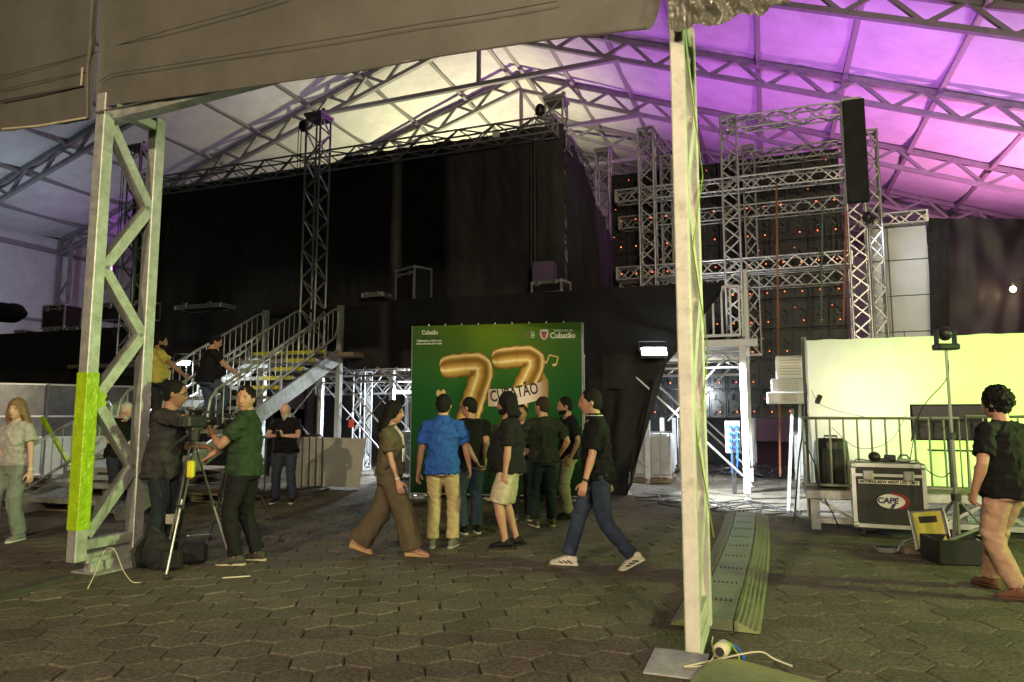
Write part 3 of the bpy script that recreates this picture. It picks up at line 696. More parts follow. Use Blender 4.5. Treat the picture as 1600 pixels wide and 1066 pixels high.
# straps and a green pole in front of the screens
for x0, y0, x1, y1, m_, lab in ((1213, 285, 1219, 745, 'orange', 'long orange strap hanging in front of the screens'), (1322, 330, 1318, 500, 'orange', 'short orange strap beside the right screen tower'), (1285, 325, 1283, 505, None, 'dark green pole hanging before the screens')):
    vv = TL - .35
    b = MB(); p0 = PV(x0, y0, vv); p1 = PV(x1, y1, vv); b.bar(p0, p1, .042 if m_ else .04, .02 if m_ else .04)
    M['greenpole'] = M.get('greenpole') or mat('green_pole', (.03, .09, .06), .5)
    tag(b.build('strap' if m_ else 'pole', m_ or 'greenpole'), lab, 'strap' if m_ else 'pole')
# white panel wall, black curtain and glossy scrim to the right
wp = thing('panel_wall', 'white wall of stacked square panels right of the screen scaffold', 'wall', PV(1405, 520, 18.2), -ANG)
v_ = 18.2; xs = [1356, 1391, 1454]; zs_ = [1.0, 1.75, 2.6, 3.45, 4.3, 5.15, 5.95]
ua = [uv(PV(x, 450, v_))[0] for x in xs]
for i in range(2):
    for j in range(6):
        b = MB(); b.bbox(W((ua[i] + ua[i + 1]) / 2, v_, (zs_[j] + zs_[j + 1]) / 2), (ua[i + 1] - ua[i] - .02, .05, zs_[j + 1] - zs_[j] - .02), .006, rot); b.build('panel', 'whitepanel', wp)
b = MB(); b.bbox(W((ua[0] + ua[2]) / 2, v_ + .06, 3.5), (ua[2] - ua[0] - .04, .04, 4.9), .006, rot); b.build('backing', 'darksteel', wp)
box_truss('silver truss on top of the white panel wall', W(ua[0] - .1, v_ - .1, 6.12), W(ua[2], v_ - .1, 6.12), .26, .30)
bc = thing('side_curtain', 'narrow black curtain between white panel wall and dark scrim', 'curtain', PV(1465, 520, 18.0), -ANG)
cloth_poly('drape', [PV(1450, 340, 18.0), PV(1482, 342, 18.0)], [PV(1456, 640, 18.0), PV(1486, 640, 18.0)], 'blackcloth', bc, 16, 20, .06, 2, 3)
M['scrim'] = mat('dark_glossy_scrim', (.010, .009, .010), .5, 0, .5, 1.2, .5, 2.0, spec=.3, col2=(.030, .014, .045))  # purple reflected light is put into the second noise colour
o = MB(); o.grid(lambda a, c: PV(1478 + 260 * a, 660 + (341 + 2 * a - 660) * c, 18.05) + EV * (.08 * noise.noise(V((a * 9, c * 5, 0)))), 50, 40)
tag(o.build('scrim', 'scrim', None, True), 'dark shiny scrim sheet with painted-in purple light, catching yellow light at the right edge', 'scrim')
lp = PV(1583, 452, 17.7); t = thing('bulb_lamp', 'warm yellow bulb added for the flare reflected in the dark scrim', 'lamp', lp)  # added bulb stands in for a lamp flare mirrored in the scrim
b = MB(); b.ell(lp, (.06, .06, .07)); b.build('bulb', 'warmlamp', t, True); b = MB(); b.tube([lp + EZ * .05, lp + EZ * .14], [.035, .03], 8); b.tube([lp + EZ * .14, lp + V((.4, .1, .35)), lp + V((1.2, .1, .6))], .008, 5); b.build('socket', 'blackplastic', t)
light('glow', 'POINT', lp - EV * .12, 9, (1, .72, .3), t, None, .06)

# ------------------------------------------------------------------ flight cases
def flight_case(label, base, size, yaw=-ANG, m_='caseply', wheels=False, logo=False, group=None, latches=2, lid=True):
    L_, D_, H_ = size; t = thing('flight_case', label, 'flight case', base, yaw, group); rt = Matrix.Rotation(yaw, 3, 'Z'); base = V(base)
    P = lambda x, y, z: base + rt @ V((x, y, z))
    z0 = .13 if wheels else 0.0
    b = MB(); b.bbox(P(0, 0, z0 + H_ / 2), (L_ - .02, D_ - .02, H_ - .02), .006, rt); b.build('body', m_, t)
    e = .045
    for sx in (-1, 1):
        for sy in (-1, 1): barobj('edge_strip', P(sx * (L_ / 2 - e / 2 + .006), sy * (D_ / 2 - e / 2 + .006), z0), P(sx * (L_ / 2 - e / 2 + .006), sy * (D_ / 2 - e / 2 + .006), z0 + H_), e, e, 'alu', t)
    for z in (z0 + e / 2, z0 + H_ - e / 2 + .003):
        for s in (-1, 1):
            barobj('edge_strip', P(-L_ / 2, s * (D_ / 2 - e / 2 + .003), z), P(L_ / 2, s * (D_ / 2 - e / 2 + .003), z), e, e, 'alu', t)
            barobj('edge_strip', P(s * (L_ / 2 - e / 2 + .003), -D_ / 2, z), P(s * (L_ / 2 - e / 2 + .003), D_ / 2, z), e, e, 'alu', t)
    if lid:
        zl = z0 + H_ * .82; barobj('lid_strip', P(-L_ / 2, -D_ / 2 - .002, zl), P(L_ / 2, -D_ / 2 - .002, zl), .016, .035 * max(1, H_), 'alu', t)
        for k in range(latches):
            x = (-.5 + (k + .5) / latches) * L_ * (1.0 if latches < 3 else 1) * 1.1
            b = MB(); b.bbox(P(x, -D_ / 2 - .012, zl), (.15 * min(1, L_), .025, .15 * min(1, L_)), .012, rt); b.cyl(P(x, -D_ / 2 - .02, zl), P(x, -D_ / 2 - .04, zl), .03, 10); b.build('latch', 'aludark', t)
    for sx in (-1, 1):
        for z in (z0 + .03, z0 + H_ - .03):
            b = MB(); b.ell(P(sx * (L_ / 2 - .02), -D_ / 2 + .02, z), (.045, .045, .045), None, 10, 8); b.build('ball_corner', 'alu', t)
    if wheels:
        for sx in (-1, 1):
            for sy in (-1, 1):
                b = MB(); x, y = sx * (L_ / 2 - .1), sy * (D_ / 2 - .1); b.cyl(P(x - .02, y, .058), P(x + .02, y, .058), .055, 14); b.box(P(x, y, .11), (.07, .09, .03), rt); b.build('caster', 'rubber', t)
    return t, P
b = MB(); b.bbox(W(-7.6, 13.79, 3.98), (8.4, .5, .08), .01, rot); b.build('riser', 'blackcloth', st)
p = PV(646, 470, 13.79)
flight_case('tall black flight case on the stage above the banner', W(*uv(p), 4.03), (.72, .5, .80), -ANG - R(26))
p = PV(588, 470, 13.79); flight_case('low flat black case on the stage left of the tall case', W(*uv(p), 4.22), (.55, .4, .10), latches=2)
p = PV(861, 450, 13.79); flight_case('low black flight case under a purple-grey box on the stage', W(*uv(p), 4.03), (.72, .45, .28), -ANG - R(10))
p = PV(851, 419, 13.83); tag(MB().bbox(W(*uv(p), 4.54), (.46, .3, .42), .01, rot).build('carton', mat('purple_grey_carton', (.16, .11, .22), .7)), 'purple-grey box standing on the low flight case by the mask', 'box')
for x, wd, hh, zb, s in ((32, .55, .22, 3.95, 'low, leftmost behind the fence'), (48, .5, .38, 3.9, 'small with pale corners, second from left'), (98, 1.0, .75, 4.27, 'largest, topmost of the stack left of the entrance column'), (96, .7, .5, 3.78, 'below the largest case at far left'), (128, .8, .48, 3.8, 'with a pale label plate, left of the entrance column'), (205, 1.5, .5, 3.8, 'long, seen through the left entrance column'), (322, 1.5, .10, 3.98, 'flat lid lying above the stair rails')):
    p = PV(x, 480, PF + 2.2 if x < 180 else 13.85); flight_case('black flight case on the stage, ' + s, W(*uv(p), zb + (.25 if x > 180 else 0)), (wd, .6, hh))
b = MB(); p = PV(12, 486, PF + 2.0)
for k in range(9): b.ell(p + V((random.uniform(-.5, .3), 0, random.uniform(-.2, .1))), (.35, .3, .22))
tag(b.build('covered_gear', 'blackcloth', None, True), 'rounded heap of gear under black cloth at far left of stage', 'covered gear')

# ------------------------------------------------------------------ stairs climbing to the stage
SV0, SV1, SZ = 7.7, 12.9, 2.9; SU0, SU1 = -10.95, -8.9
sp = thing('metal_stairs', 'steel stairs with yellow-edged treads and three barred handrails', 'stairs', W(-9.9, 10, 0), -ANG)
ns = 14
for k in range(ns):
    v = SV0 + (SV1 - SV0) * (k + .5) / ns; z = SZ * (k + 1) / ns
    b = MB(); b.bbox(W((SU0 + SU1) / 2, v + .05, z - .02), (SU1 - SU0 - .06, .34, .04), .006, rot); tr = b.build('tread', 'galv', sp)
    b = MB(); b.box(W((SU0 + SU1) / 2, v - .125, z - .012), (SU1 - SU0 - .08, .03, .07), rot); b.build('nosing', 'galv', tr)
    if k >= 9: wy = 1.9 if k == 13 else .75; b = MB(); b.box(W(SU1 - .06 - wy / 2, v - .145, z - .012), (wy, .012, .075), rot); b.build('nosing_tape', 'yellow', tr)
for u in (SU0, SU1):
    b = MB(); b.bar(W(u, SV0 - .1, .02), W(u, SV1 + .1, SZ - .08), .06, .30); b.build('stringer', 'galv', sp)
def stair_rail(u, v0, v1):
    sl = SZ / (SV1 - SV0); zz = lambda v: (v - SV0) * sl
    b = MB(); pts = []
    lo, hi = .35, 1.0
    for (v, h) in ((v0, lo + .12), (v0 - .02, (lo + hi) / 2), (v0 + .03, hi - .1), (v0 + .16, hi)): pts.append(W(u, v, zz(v) + h))
    for (v, h) in ((v1 - .16, hi), (v1 - .03, hi - .02), (v1 + .03, hi - .14), (v1 + .04, (lo + hi) / 2), (v1, lo + .12), (v1 - .12, lo)): pts.append(W(u, v, zz(v) + h))
    pts.append(W(u, v0 + .12, zz(v0 + .12) + lo)); pts.append(pts[0])
    b.tube(pts, .026, 8); fr = b.build('handrail', 'galv', sp, True)
    n = int((v1 - v0) / .165)
    for k in range(1, n):
        v = v0 + (v1 - v0) * k / n; barobj('baluster', W(u, v, zz(v) + lo), W(u, v, zz(v) + hi), .02, .02, 'galv', fr, 'cyl')
    for v in (v0 + .5, (v0 + v1) / 2, v1 - .4): barobj('rail_post', W(u, v, zz(v) - .05), W(u, v, zz(v) + lo), .04, .04, 'galv', fr)
for u in (SU0, (SU0 + SU1) / 2, SU1): stair_rail(u, 9.25, SV1)
stair_rail(SU0 - .05, SV0 - .1, 9.1)
for u in (SU0, SU1): barobj('leg', W(u, SV1 + .12, 0), W(u, SV1 + .12, 3.95), .11, .11, 'galv', sp)
b = MB(); b.bbox(W((SU0 + SU1) / 2, SV1 + .42, SZ - .06), (SU1 - SU0 + .9, .9, .10), .01, rot); b.build('landing', 'wood', sp)

# ------------------------------------------------------------------ translucent fence at the left, barrier by the bald man, pallets
fe = thing('site_fence', 'framed grey panel fence at the far left with a white sheet low on it', 'fence', PZ(60, 745), 0)
fp = [PZ(-130, 752), PZ(66, 744), PZ(215, 737)]
M['fencepanel'] = mat('grey_smoky_panel', (.10, .105, .11), .25, 0, .5, 2.0, .3, 3, spec=.7)
for i in range(2):
    a, c = fp[i], fp[i + 1]
    for k, (z0, z1, m_) in enumerate(((.05, .95, 'white'), (.97, 1.48, 'fencepanel'), (1.5, 2.28, 'fencepanel'))):
        b = MB(); b.prism([a + EZ * z0, c + EZ * z0, c + EZ * z1, a + EZ * z1], (0, .03, 0)); b.build('infill_panel', m_, fe)
    for z in (.05, .96, 1.49, 2.29): barobj('frame_bar', a + EZ * z - V((0, .02, 0)), c + EZ * z - V((0, .02, 0)), .05, .04, 'alu', fe)
for q in fp: barobj('post', q - V((0, .04, 0)), q + EZ * 2.3 - V((0, .04, 0)), .07, .07, 'alu', fe)
light('glow', 'POINT', PZ(60, 760) + V((0, .3, .45)), 22, (.85, .95, 1), fe, None, .2)
q = PZ(100, 770)
for (x0, y0, x1, y1) in ((66, 652, 108, 728), (56, 652, 25, 720)):
    pass
b = MB(); b.bar(PD(66, 652, 13.6), PD(109, 728, 13.4), .07, .05); o = b.build('lime_strut', 'lime'); tag(o, 'lime green strut leaning down in front of the site fence', 'strut')
def pallet(label, c, yaw, nx=1.25, ny=1.0, group=None):
    t = thing('pallet', label, 'pallet', c, yaw); rt = Matrix.Rotation(yaw, 3, 'Z'); c = V(c)
    for k in range(7):
        b = MB(); b.bbox(c + rt @ V((0, -ny / 2 + .07 + (ny - .14) * k / 6, .13)), (nx, .10, .024), .004, rt); b.build('slat', 'wood', t)
    for k in range(3):
        b = MB(); b.bbox(c + rt @ V((-nx / 2 + .06 + (nx - .12) * k / 2, 0, .058)), (.10, ny, .09), .006, rt); b.build('runner', 'wood', t)
    for k in range(3):
        b = MB(); b.bbox(c + rt @ V((0, -ny / 2 + .06 + (ny - .12) * k / 2, .004)), (nx, .10, .02), .004, rt); b.build('slat', 'wood', t)
    return t
pallet('wide wooden pallet lying left of the entrance column', PZ(75, 792) + EZ * .015, R(-14), 2.2, .9)
pallet('wooden pallet behind the lime tape, upper of the pair', PZ(125, 770) + EZ * .17, R(-17), 2.3, .9)
pallet('wooden pallet under the upper one behind the lime tape', PZ(125, 770) + EZ * .015, R(-15), 2.2, .9)
pallet('wooden pallet between the two camera tripods', PZ(330, 780) + EZ * .015, R(-20), 1.6, 1.0)
pallet('upper wooden pallet by the foot of the stairs', PZ(330, 765) + EZ * .30, R(-20), 1.8, 1.0)
pallet('middle wooden pallet by the foot of the stairs', PZ(330, 765) + EZ * .155, R(-18), 1.8, 1.0)
# crowd barrier with bars, and a pale sheet leaning on it
ba = thing('crowd_barrier', 'black barred crowd barrier behind the bald bearded man', 'barrier', PZ(450, 775))
pa, pb = PZ(400, 783), PZ(502, 770)
b = MB(); zt = 1.12
b.tube([pa + EZ * .12, pa + EZ * (zt - .06), pa.lerp(pb, .04) + EZ * zt, pa.lerp(pb, .96) + EZ * zt, pb + EZ * (zt - .06), pb + EZ * .12, pa + EZ * .12], .022, 8); b.build('frame', 'darksteel', ba)
for k in range(1, 9): barobj('bar', pa.lerp(pb, k / 9) + EZ * .12, pa.lerp(pb, k / 9) + EZ * zt, .03, .03, 'darksteel', ba, 'cyl')
for q in (pa, pb): barobj('foot', q + V((-.05, -.3, .03)), q + V((.05, .3, .03)), .05, .05, 'darksteel', ba)
M['palesheet'] = mat('pale_sheet', (.34, .34, .30), .45, 0, .2, 1.5, .2, 3)
a_, c_ = PZ(452, 762), PZ(570, 766)
b = MB(); b.prism([a_ + EZ * .05, c_ + EZ * .05 + V((-.12, 0, 0)), c_ + EZ * 1.04, a_ + EZ * 1.06], (0, .04, 0)); ps = b.build('sheet_panel', 'palesheet')
tag(ps, 'pale grey sheet panel leaning behind the barrier left of the banner', 'panel')

# ------------------------------------------------------------------ green lit booth on the right
bo = thing('lighting_booth', 'low platform with white fabric backdrop glowing lime green behind a railing', 'booth', PZ(1420, 825), -ANG)
u0, v0 = uv(PZ(1268, 826)); BZ = .52
M['screenfab'] = mat('white_backdrop_fabric', (.80, .80, .78), .8, 0, .05, 2, .1, 4, trans=.5)
bv = v0 + 1.15; ubl = uv(PV(1262, 640, bv))[0]; ztop = PV(1262, 530, bv).z
def back(a, c):
    u = ubl + 6.4 * a; z = BZ - .02 + (ztop - BZ + .02 * noise.noise(V((u * 4, 0, 0)))) * c
    return W(u, bv + .03 * noise.noise(V((u * 1.2, z, 5))), z)
b = MB(); b.grid(back, 70, 24); b.build('backdrop', 'screenfab', bo, True)
b = MB(); b.grid(lambda a, c: W(ubl + .02 * noise.noise(V((a * 3, c * 5, 1))), bv - .75 * a * (1 - .5 * c), BZ + (ztop - BZ) * c), 12, 16); b.build('side_flap', 'screenfab', bo, True)
b = MB(); b.bbox(W(u0 + 3.1, v0 + .65, BZ - .05), (6.3, 1.4, .08), .01, rot); b.build('platform_deck', 'wood', bo)
b = MB(); b.bbox(W(u0 + 3.1, v0 - .06, BZ - .06), (6.3, .05, .12), .01, rot); b.build('edge_beam', 'galv', bo)
for k in range(4):
    uu = u0 + .06 + k * 1.95
    for dv in (0, 1.2): barobj('leg', W(uu, v0 + dv, 0), W(uu, v0 + dv, BZ - .1), .11, .11, 'galv', bo)
    if k < 3:
        barobj('lower_rail', W(uu, v0, .12), W(uu + 1.95, v0, .12), .07, .07, 'galv', bo)
        for q in range(4): barobj('web_bar', W(uu + .49 * q, v0, .12 if q % 2 else BZ - .1), W(uu + .49 * (q + 1), v0, BZ - .1 if q % 2 else .12), .04, .04, 'galv', bo)
hook = MB(); hook.tube([(0, 0, 0), (0, -.01, .07), (0, .03, .09)], .006, 5)
hkm = hook.mesh('hook', 'darksteel', True)
for k in range(9): link('hook', hkm, bo, Matrix.Translation(W(ubl + .25 + k * .55, bv, ztop - .02)) @ R4)
barobj('corner_pole', W(ubl - .03, bv - .03, 0), W(ubl - .03, bv - .03, ztop + .03), .04, .04, 'darksteel', bo)
# railing
zr0, zr1 = BZ + .06, 1.47
M['raildark'] = mat('greenish_steel', (.22, .24, .18), .45, .5, .2, 9)
def booth_rail(ua_, ub_, n, zt=zr1):
    b = MB(); b.tube([W(ua_, v0, zr0), W(ua_, v0, zt), W(ub_, v0, zt), W(ub_, v0, zr0), W(ua_, v0, zr0)], .022, 8); fr = b.build('railing', 'raildark', bo)
    for k in range(1, n): barobj('baluster', W(ua_ + (ub_ - ua_) * k / n, v0, zr0), W(ua_ + (ub_ - ua_) * k / n, v0, zt), .026, .026, 'raildark', fr, 'cyl')
booth_rail(u0 - .05, u0 + 1.78, 11); booth_rail(u0 + 1.86, u0 + 3.9, 11, zr1 + .02)
for u_, dz, col, en, s in ((ubl + .85, 1.15, (1.0, .72, .56), 55, 'left'), (ubl + 2.2, .95, (.42, 1.0, .03), 200, 'middle'), (ubl + 3.9, .9, (.40, 1.0, .03), 270, 'right')):
    wash(W(u_, bv + (1.7 if s != 'left' else 1.15), BZ + dz), W(u_, bv, BZ + dz + .15), col, en, 'wash light behind the glowing backdrop, ' + s + ' one', 150, soft=.25)
# speaker, monitor, lamp stand
M['grille'] = mat('black_speaker_cabinet', (.02, .02, .02), .5, 0, .3, 40, .2, 90)
sx, sv = u0 + .32, v0 + .45
spk = thing('loudspeaker', 'black moulded loudspeaker on the booth platform behind the railing', 'loudspeaker', W(sx, sv, BZ), -ANG)
b = MB(); b.loft([(W(sx, sv, BZ + z), a, c, EU, EV) for z, a, c in ((0, .20, .17), (.02, .22, .19), (.35, .23, .20), (.62, .21, .18), (.67, .17, .14))], 10); b.build('cabinet', 'grille', spk)
b = MB(); b.bbox(W(sx, sv - .17, BZ + .30), (.28, .04, .46), .01, rot); b.build('grille', 'rubber', spk)
b = MB(); b.tube([W(sx - .08, sv, BZ + .66), W(sx - .08, sv, BZ + .70), W(sx + .08, sv, BZ + .70), W(sx + .08, sv, BZ + .66)], .014, 6); b.build('handle', 'blackplastic', spk)
M['ink2'] = mat('matt_black', (.006, .006, .006), .7, spec=.2)
mo = thing('monitor', 'black flat monitor standing behind the booth railing', 'monitor', W(u0 + 2.35, v0 + .5, BZ), -ANG)
mc = PV(1482, 660, v0 + .4); b = MB(); b.bbox(mc, (.88, .06, .48), .01, rot); b.build('screen_body', 'ink2', mo)
b = MB(); b.bbox(mc - EV * .034, (.84, .004, .44), .001, rot); b.build('screen', mat('dark_screen', (.008, .009, .008), .35, spec=.3), mo)
b = MB(); b.bbox(mc - EZ * .30, (.06, .04, .14), .005, rot); b.bbox(mc - EZ * .37, (.50, .22, .02), .005, rot); b.build('stand', 'blackplastic', mo)
b = MB(); b.bar(mc - EZ * .37, V((mc.x, mc.y, BZ)), .05, .05); b.build('support', 'darksteel', mo)
ls = thing('light_stand', 'tall chrome tripod stand carrying a dark moving-head lamp', 'light stand', PZ(1500, 868))
lb = PZ(1500, 868); top = PD(1497, 548, lb.y).z
M['chrome'] = mat('chrome_tube', (.30, .30, .29), .35, .7, .1, 9)
b = MB(); b.tube([lb + EZ * .08, lb + EZ * 1.3], .022, 10); b.tube([lb + EZ * 1.3, V((lb.x, lb.y, top))], .016, 10); b.build('mast', 'chrome', ls)
for k in range(3):
    a = R(90 + 120 * k + 20); f = V((math.cos(a), math.sin(a), 0))
    b = MB(); b.bar(lb + EZ * .62, lb + f * .48 + EZ * .01, .035, .02); b.build('leg', 'chrome', ls)
    b = MB(); b.bar(lb + EZ * .18, lb + f * .30 + EZ * .23, .025, .015); b.build('leg_strut', 'chrome', ls)
for z_, k_ in ((.62, .08), (1.28, .06)):
    b = MB(); b.bbox(lb + EZ * z_, (k_, k_, .08), .01); b.build('collar', 'darksteel', ls)
mh = thing('moving_head', 'dark moving-head lamp sitting on top of the chrome stand', 'stage light', V((lb.x, lb.y, top)))
tp = V((lb.x, lb.y, top)); b = MB(); b.bbox(tp + EZ * .04, (.24, .16, .07), .015); b.build('base', 'blackplastic', mh)
for s in (-1, 1):
    b = MB(); b.bbox(tp + V((s * .10, 0, .15)), (.025, .07, .18), .008); b.build('yoke_arm', 'blackplastic', mh)
b = MB(); b.ell(tp + EZ * .19, (.07, .08, .08)); b.build('head', 'blackplastic', mh, True)
# cables of the booth
def cable(label, pts, r=.006, m_='cable', name='cable'):
    pts = [V(p) for p in pts]; out = []
    for i in range(len(pts) - 1):                              # Catmull-Rom
        p0, p1, p2, p3 = pts[max(i - 1, 0)], pts[i], pts[i + 1], pts[min(i + 2, len(pts) - 1)]
        for k in range(6):
            t_ = k / 6; out.append(.5 * ((2 * p1) + (p2 - p0) * t_ + (2 * p0 - 5 * p1 + 4 * p2 - p3) * t_ ** 2 + (3 * p1 - p0 - 3 * p2 + p3) * t_ ** 3))
    out.append(pts[-1]); b = MB(); b.tube(out, r, 5); return tag(b.build(name, m_, None, True), label, 'cable')
cv = v0 - .05
cable('black cable sagging from lamp stand to booth railing', [tp + EZ * .02, PD(1480, 590, lb.y), PD(1440, 640, lb.y + .2), PV(1425, 700, cv), PV(1417, 760, cv)])
cable('black cable looping below the monitor', [PV(1430, 655, cv), PV(1424, 690, cv), PV(1440, 640, cv), PV(1470, 670, cv), PV(1500, 655, cv)])
cable('thin cable strung across the glowing backdrop', [PV(1268, 610, bv - .05), PV(1282, 632, bv - .05), PV(1320, 645, bv - .05), PV(1370, 655, bv - .05)], .004)
cable('thin cable sagging behind the railing across the backdrop', [PV(1300, 668, bv - .1), PV(1340, 700, bv - .1), PV(1390, 690, bv - .1), PV(1420, 640, bv - .1)], .004)
cable('black cable hanging down the left booth corner', [PV(1257, 690, cv), PV(1275, 730, cv), PV(1282, 765, cv), PV(1300, 800, cv - .05), PV(1312, 828, cv - .2)], .009)
cable('bundle cable dropping beside the booth corner pole', [PV(1259, 540, bv - .1), PV(1261, 600, bv - .1), PV(1256, 660, bv - .2), PV(1248, 720, bv - .3), PV(1243, 790, bv - .5), PZ(1240, 815)], .012)
ad = PV(1279, 624, bv - .06); tag(MB().bbox(ad, (.07, .05, .14), .012, Matrix.Rotation(R(25), 3, 'Y')).build('adapter_box', 'blackplastic'), 'small black power adapter hanging on the glowing backdrop', 'adapter')
# the big flight case with the lettering
cb = PZ(1405, 842); cyaw = -R(24)
tcase, P = flight_case('large black wheeled flight case with oval logo before the booth', V((cb.x + .0, cb.y + .22, 0)), (.80, .62, .78), cyaw, wheels=True)
rt = Matrix.Rotation(cyaw, 3, 'Z'); fx = rt @ V((1, 0, 0)); yy = -.335
b = MB(); b.box(P(0, yy + .018, .13 + .56), (.66, .006, .048), rt); b.build('name_strip', mat('cream_label', (.7, .68, .6), .6), tcase)
M['ink'] = mat('black_ink', (.012, .012, .012), .6); M['navy'] = mat('navy_ink', (.03, .03, .12), .6); M['logored'] = mat('red_ink', (.35, .03, .06), .6)
text('MOVING BSW 400W LED CMY', P(0, yy + .013, .13 + .56), fx, EZ, .046, 'ink', tcase, sx=1.02, offset=.002)
ov = MB(); ov.loft([(P(.02, yy + .018 - .003 * k, .13 + .33), .155, .088, fx, EZ) for k in (0, 1)], 28); ov.build('logo_oval', mat('logo_cream', (.72, .70, .68), .6), tcase)
ov = MB()
for k in range(5):
    n_ = 14; r1 = 1.02 + .06 * k
    pts = [P(.02 + .150 * r1 * math.cos(t_), yy + .012, .13 + .33 + .085 * r1 * math.sin(t_)) for t_ in [R(-60 + 150 * i / n_) for i in range(n_ + 1)]]
    ov.tube(pts, .0035, 4)
ov.build('logo_rings', 'logored', tcase)
text('CAPE', P(-.02, yy + .011, .13 + .335), fx, EZ, .095, 'navy', tcase, sx=1.0, offset=.004, shear=.1)
b = MB(); b.prism([P(.0, yy + .0125, .13 + .245), P(.04, yy + .0125, .13 + .245), P(.07, yy + .0125, .13 + .30), P(.03, yy + .0125, .13 + .30)], rt @ V((0, .002, 0))); b.build('logo_slash', 'navy', tcase)
# clutter on top of it
tz = .13 + .78
gd = thing('clamp_lamp', 'small dark clamp lamp lying on the large flight case', 'lamp', P(-.12, 0, tz)); b = MB(); b.ell(P(-.12, 0, tz + .07), (.07, .08, .065)); b.build('lamp_body', 'blackplastic', gd, True); b = MB(); b.bbox(P(-.02, .02, tz + .03), (.16, .05, .05), .01, rt); b.build('clamp', 'blackplastic', gd)
gd = thing('clamp', 'small metal clamp on the right of the large flight case top', 'clamp', P(.2, 0, tz)); b = MB(); b.bbox(P(.20, -.05, tz + .03), (.14, .08, .05), .01, rt); b.build('jaw', 'aludark', gd); b = MB(); b.tube([P(.14, -.05, tz + .05), P(.17, -.05, tz + .10), P(.24, -.05, tz + .10), P(.27, -.05, tz + .05)], .012, 6); b.build('handle', 'darksteel', gd)
tag(MB().bbox(P(.06, .06, tz + .05), (.13, .08, .09), .01, rt).build('small_gear_box', 'blackplastic'), 'small black gear box in the middle of the large flight case top', 'gear box')
cable('coil of thin black cable spread over the large flight case', [P(-.35, -.1, tz + .02), P(-.3, .1, tz + .03), P(-.1, -.15, tz + .02), P(0, .1, tz + .03), P(.2, -.15, tz + .02), P(.36, .05, tz + .03), P(.42, .0, tz - .1)], .007)
cable('black cable falling from the large flight case towards the lamp stand', [P(.38, 0, tz), P(.50, -.05, tz - .12), P(.62, -.02, tz - .16), P(.72, .1, tz - .10)], .007)
# open case with yellow foam, crate and tray
oc = thing('equipment_case', 'open black case showing a yellow foam insert, leaning by the flight case', 'case', PZ(1465, 880)); q = PZ(1462, 872); r2 = Matrix.Rotation(-ANG - R(8), 3, 'Z') @ Matrix.Rotation(R(-14), 3, 'X') @ Matrix.Rotation(R(-8), 3, 'Y')
Q = lambda x, y, z: q + V((0, 0, .06)) + r2 @ V((x, y, z))
b = MB(); b.bbox(Q(0, .06, .24), (.34, .10, .42), .012, r2); b.build('lid_shell', 'blackplastic', oc)
b = MB(); b.bbox(Q(0, .005, .24), (.27, .02, .36), .004, r2); b.build('foam_insert', mat('yellow_foam', (.62, .55, .12), .9, 0, .1, 30, .3, 90), oc)
for z in (.34, .13):
    b = MB(); b.bbox(Q(0, -.004, z), (.17, .012, .07), .004, r2); b.build('foam_slot', 'rubber', oc)
for s in (-1, 1): barobj('lid_rim', Q(s * .168, .0, .03), Q(s * .168, .0, .45), .012, .03, 'aludark', oc)
cr = thing('crate', 'black open plastic crate with tripod parts on the paving', 'crate', PZ(1520, 885)); cq = PZ(1518, 885) + V((0, .2, 0)); r3 = Matrix.Rotation(-R(8), 3, 'Z')
for (x, y, a, c) in ((0, -.2, .56, .02), (0, .2, .56, .02), (-.27, 0, .02, .42), (.27, 0, .02, .42)):
    b = MB(); b.bbox(cq + r3 @ V((x, y, .13)), (a, c, .24), .006, r3); b.build('side', 'blackplastic', cr)
b = MB(); b.bbox(cq + EZ * .02, (.54, .40, .02), .004, r3); b.build('bottom', 'blackplastic', cr)
tag(MB().bar(cq + V((-.2, -.1, .22)), cq + V((.35, .1, .34)), .03, .02).build('metal_strut', 'chrome'), 'loose chrome strut lying across the black crate', 'strut')
tag(MB().bar(cq + V((.1, -.15, .26)), cq + V((.40, -.22, .05)), .03, .02).build('metal_strut', 'chrome'), 'loose chrome strut leaning from the crate to the paving', 'strut')
q = PZ(1388, 862); t = thing('tray', 'shallow pale tray on the paving before the large flight case', 'tray', q)
b = MB(); b.loft([(q + EZ * .0, .12, .07, V((1, 0, 0)), V((0, 1, 0))), (q + EZ * .05, .16, .10, V((1, 0, 0)), V((0, 1, 0)))], 14); b.build('bowl', 'galv', t); b = MB(); b.loft([(q + EZ * .045, .14, .085, V((1, 0, 0)), V((0, 1, 0))), (q + EZ * .052, .14, .085, V((1, 0, 0)), V((0, 1, 0)))], 14); b.build('inside', 'rubber', t)
q = PZ(1427, 865); b = MB(); b.bbox(q + EZ * .04, (.26, .16, .08), .012); tag(b.build('small_box', 'wood'), 'small tan box with cables on it beside the tray', 'box')
cable('tangle of grey cable on the small tan box', [q + V((-.14, -.05, .09)), q + V((-.05, .06, .13)), q + V((.06, -.05, .11)), q + V((.13, .06, .14)), q + V((.02, .0, .16)), q + V((-.1, .02, .11)), q + V((-.18, 0, .02))], .012, 'aludark')
q = PZ(1560, 880) + V((0, .35, 0)); tag(MB().bbox(q + EZ * .06, (.4, .3, .11), .012).build('low_box', 'blackplastic'), 'low black box on the paving behind the man in pink trousers', 'box')

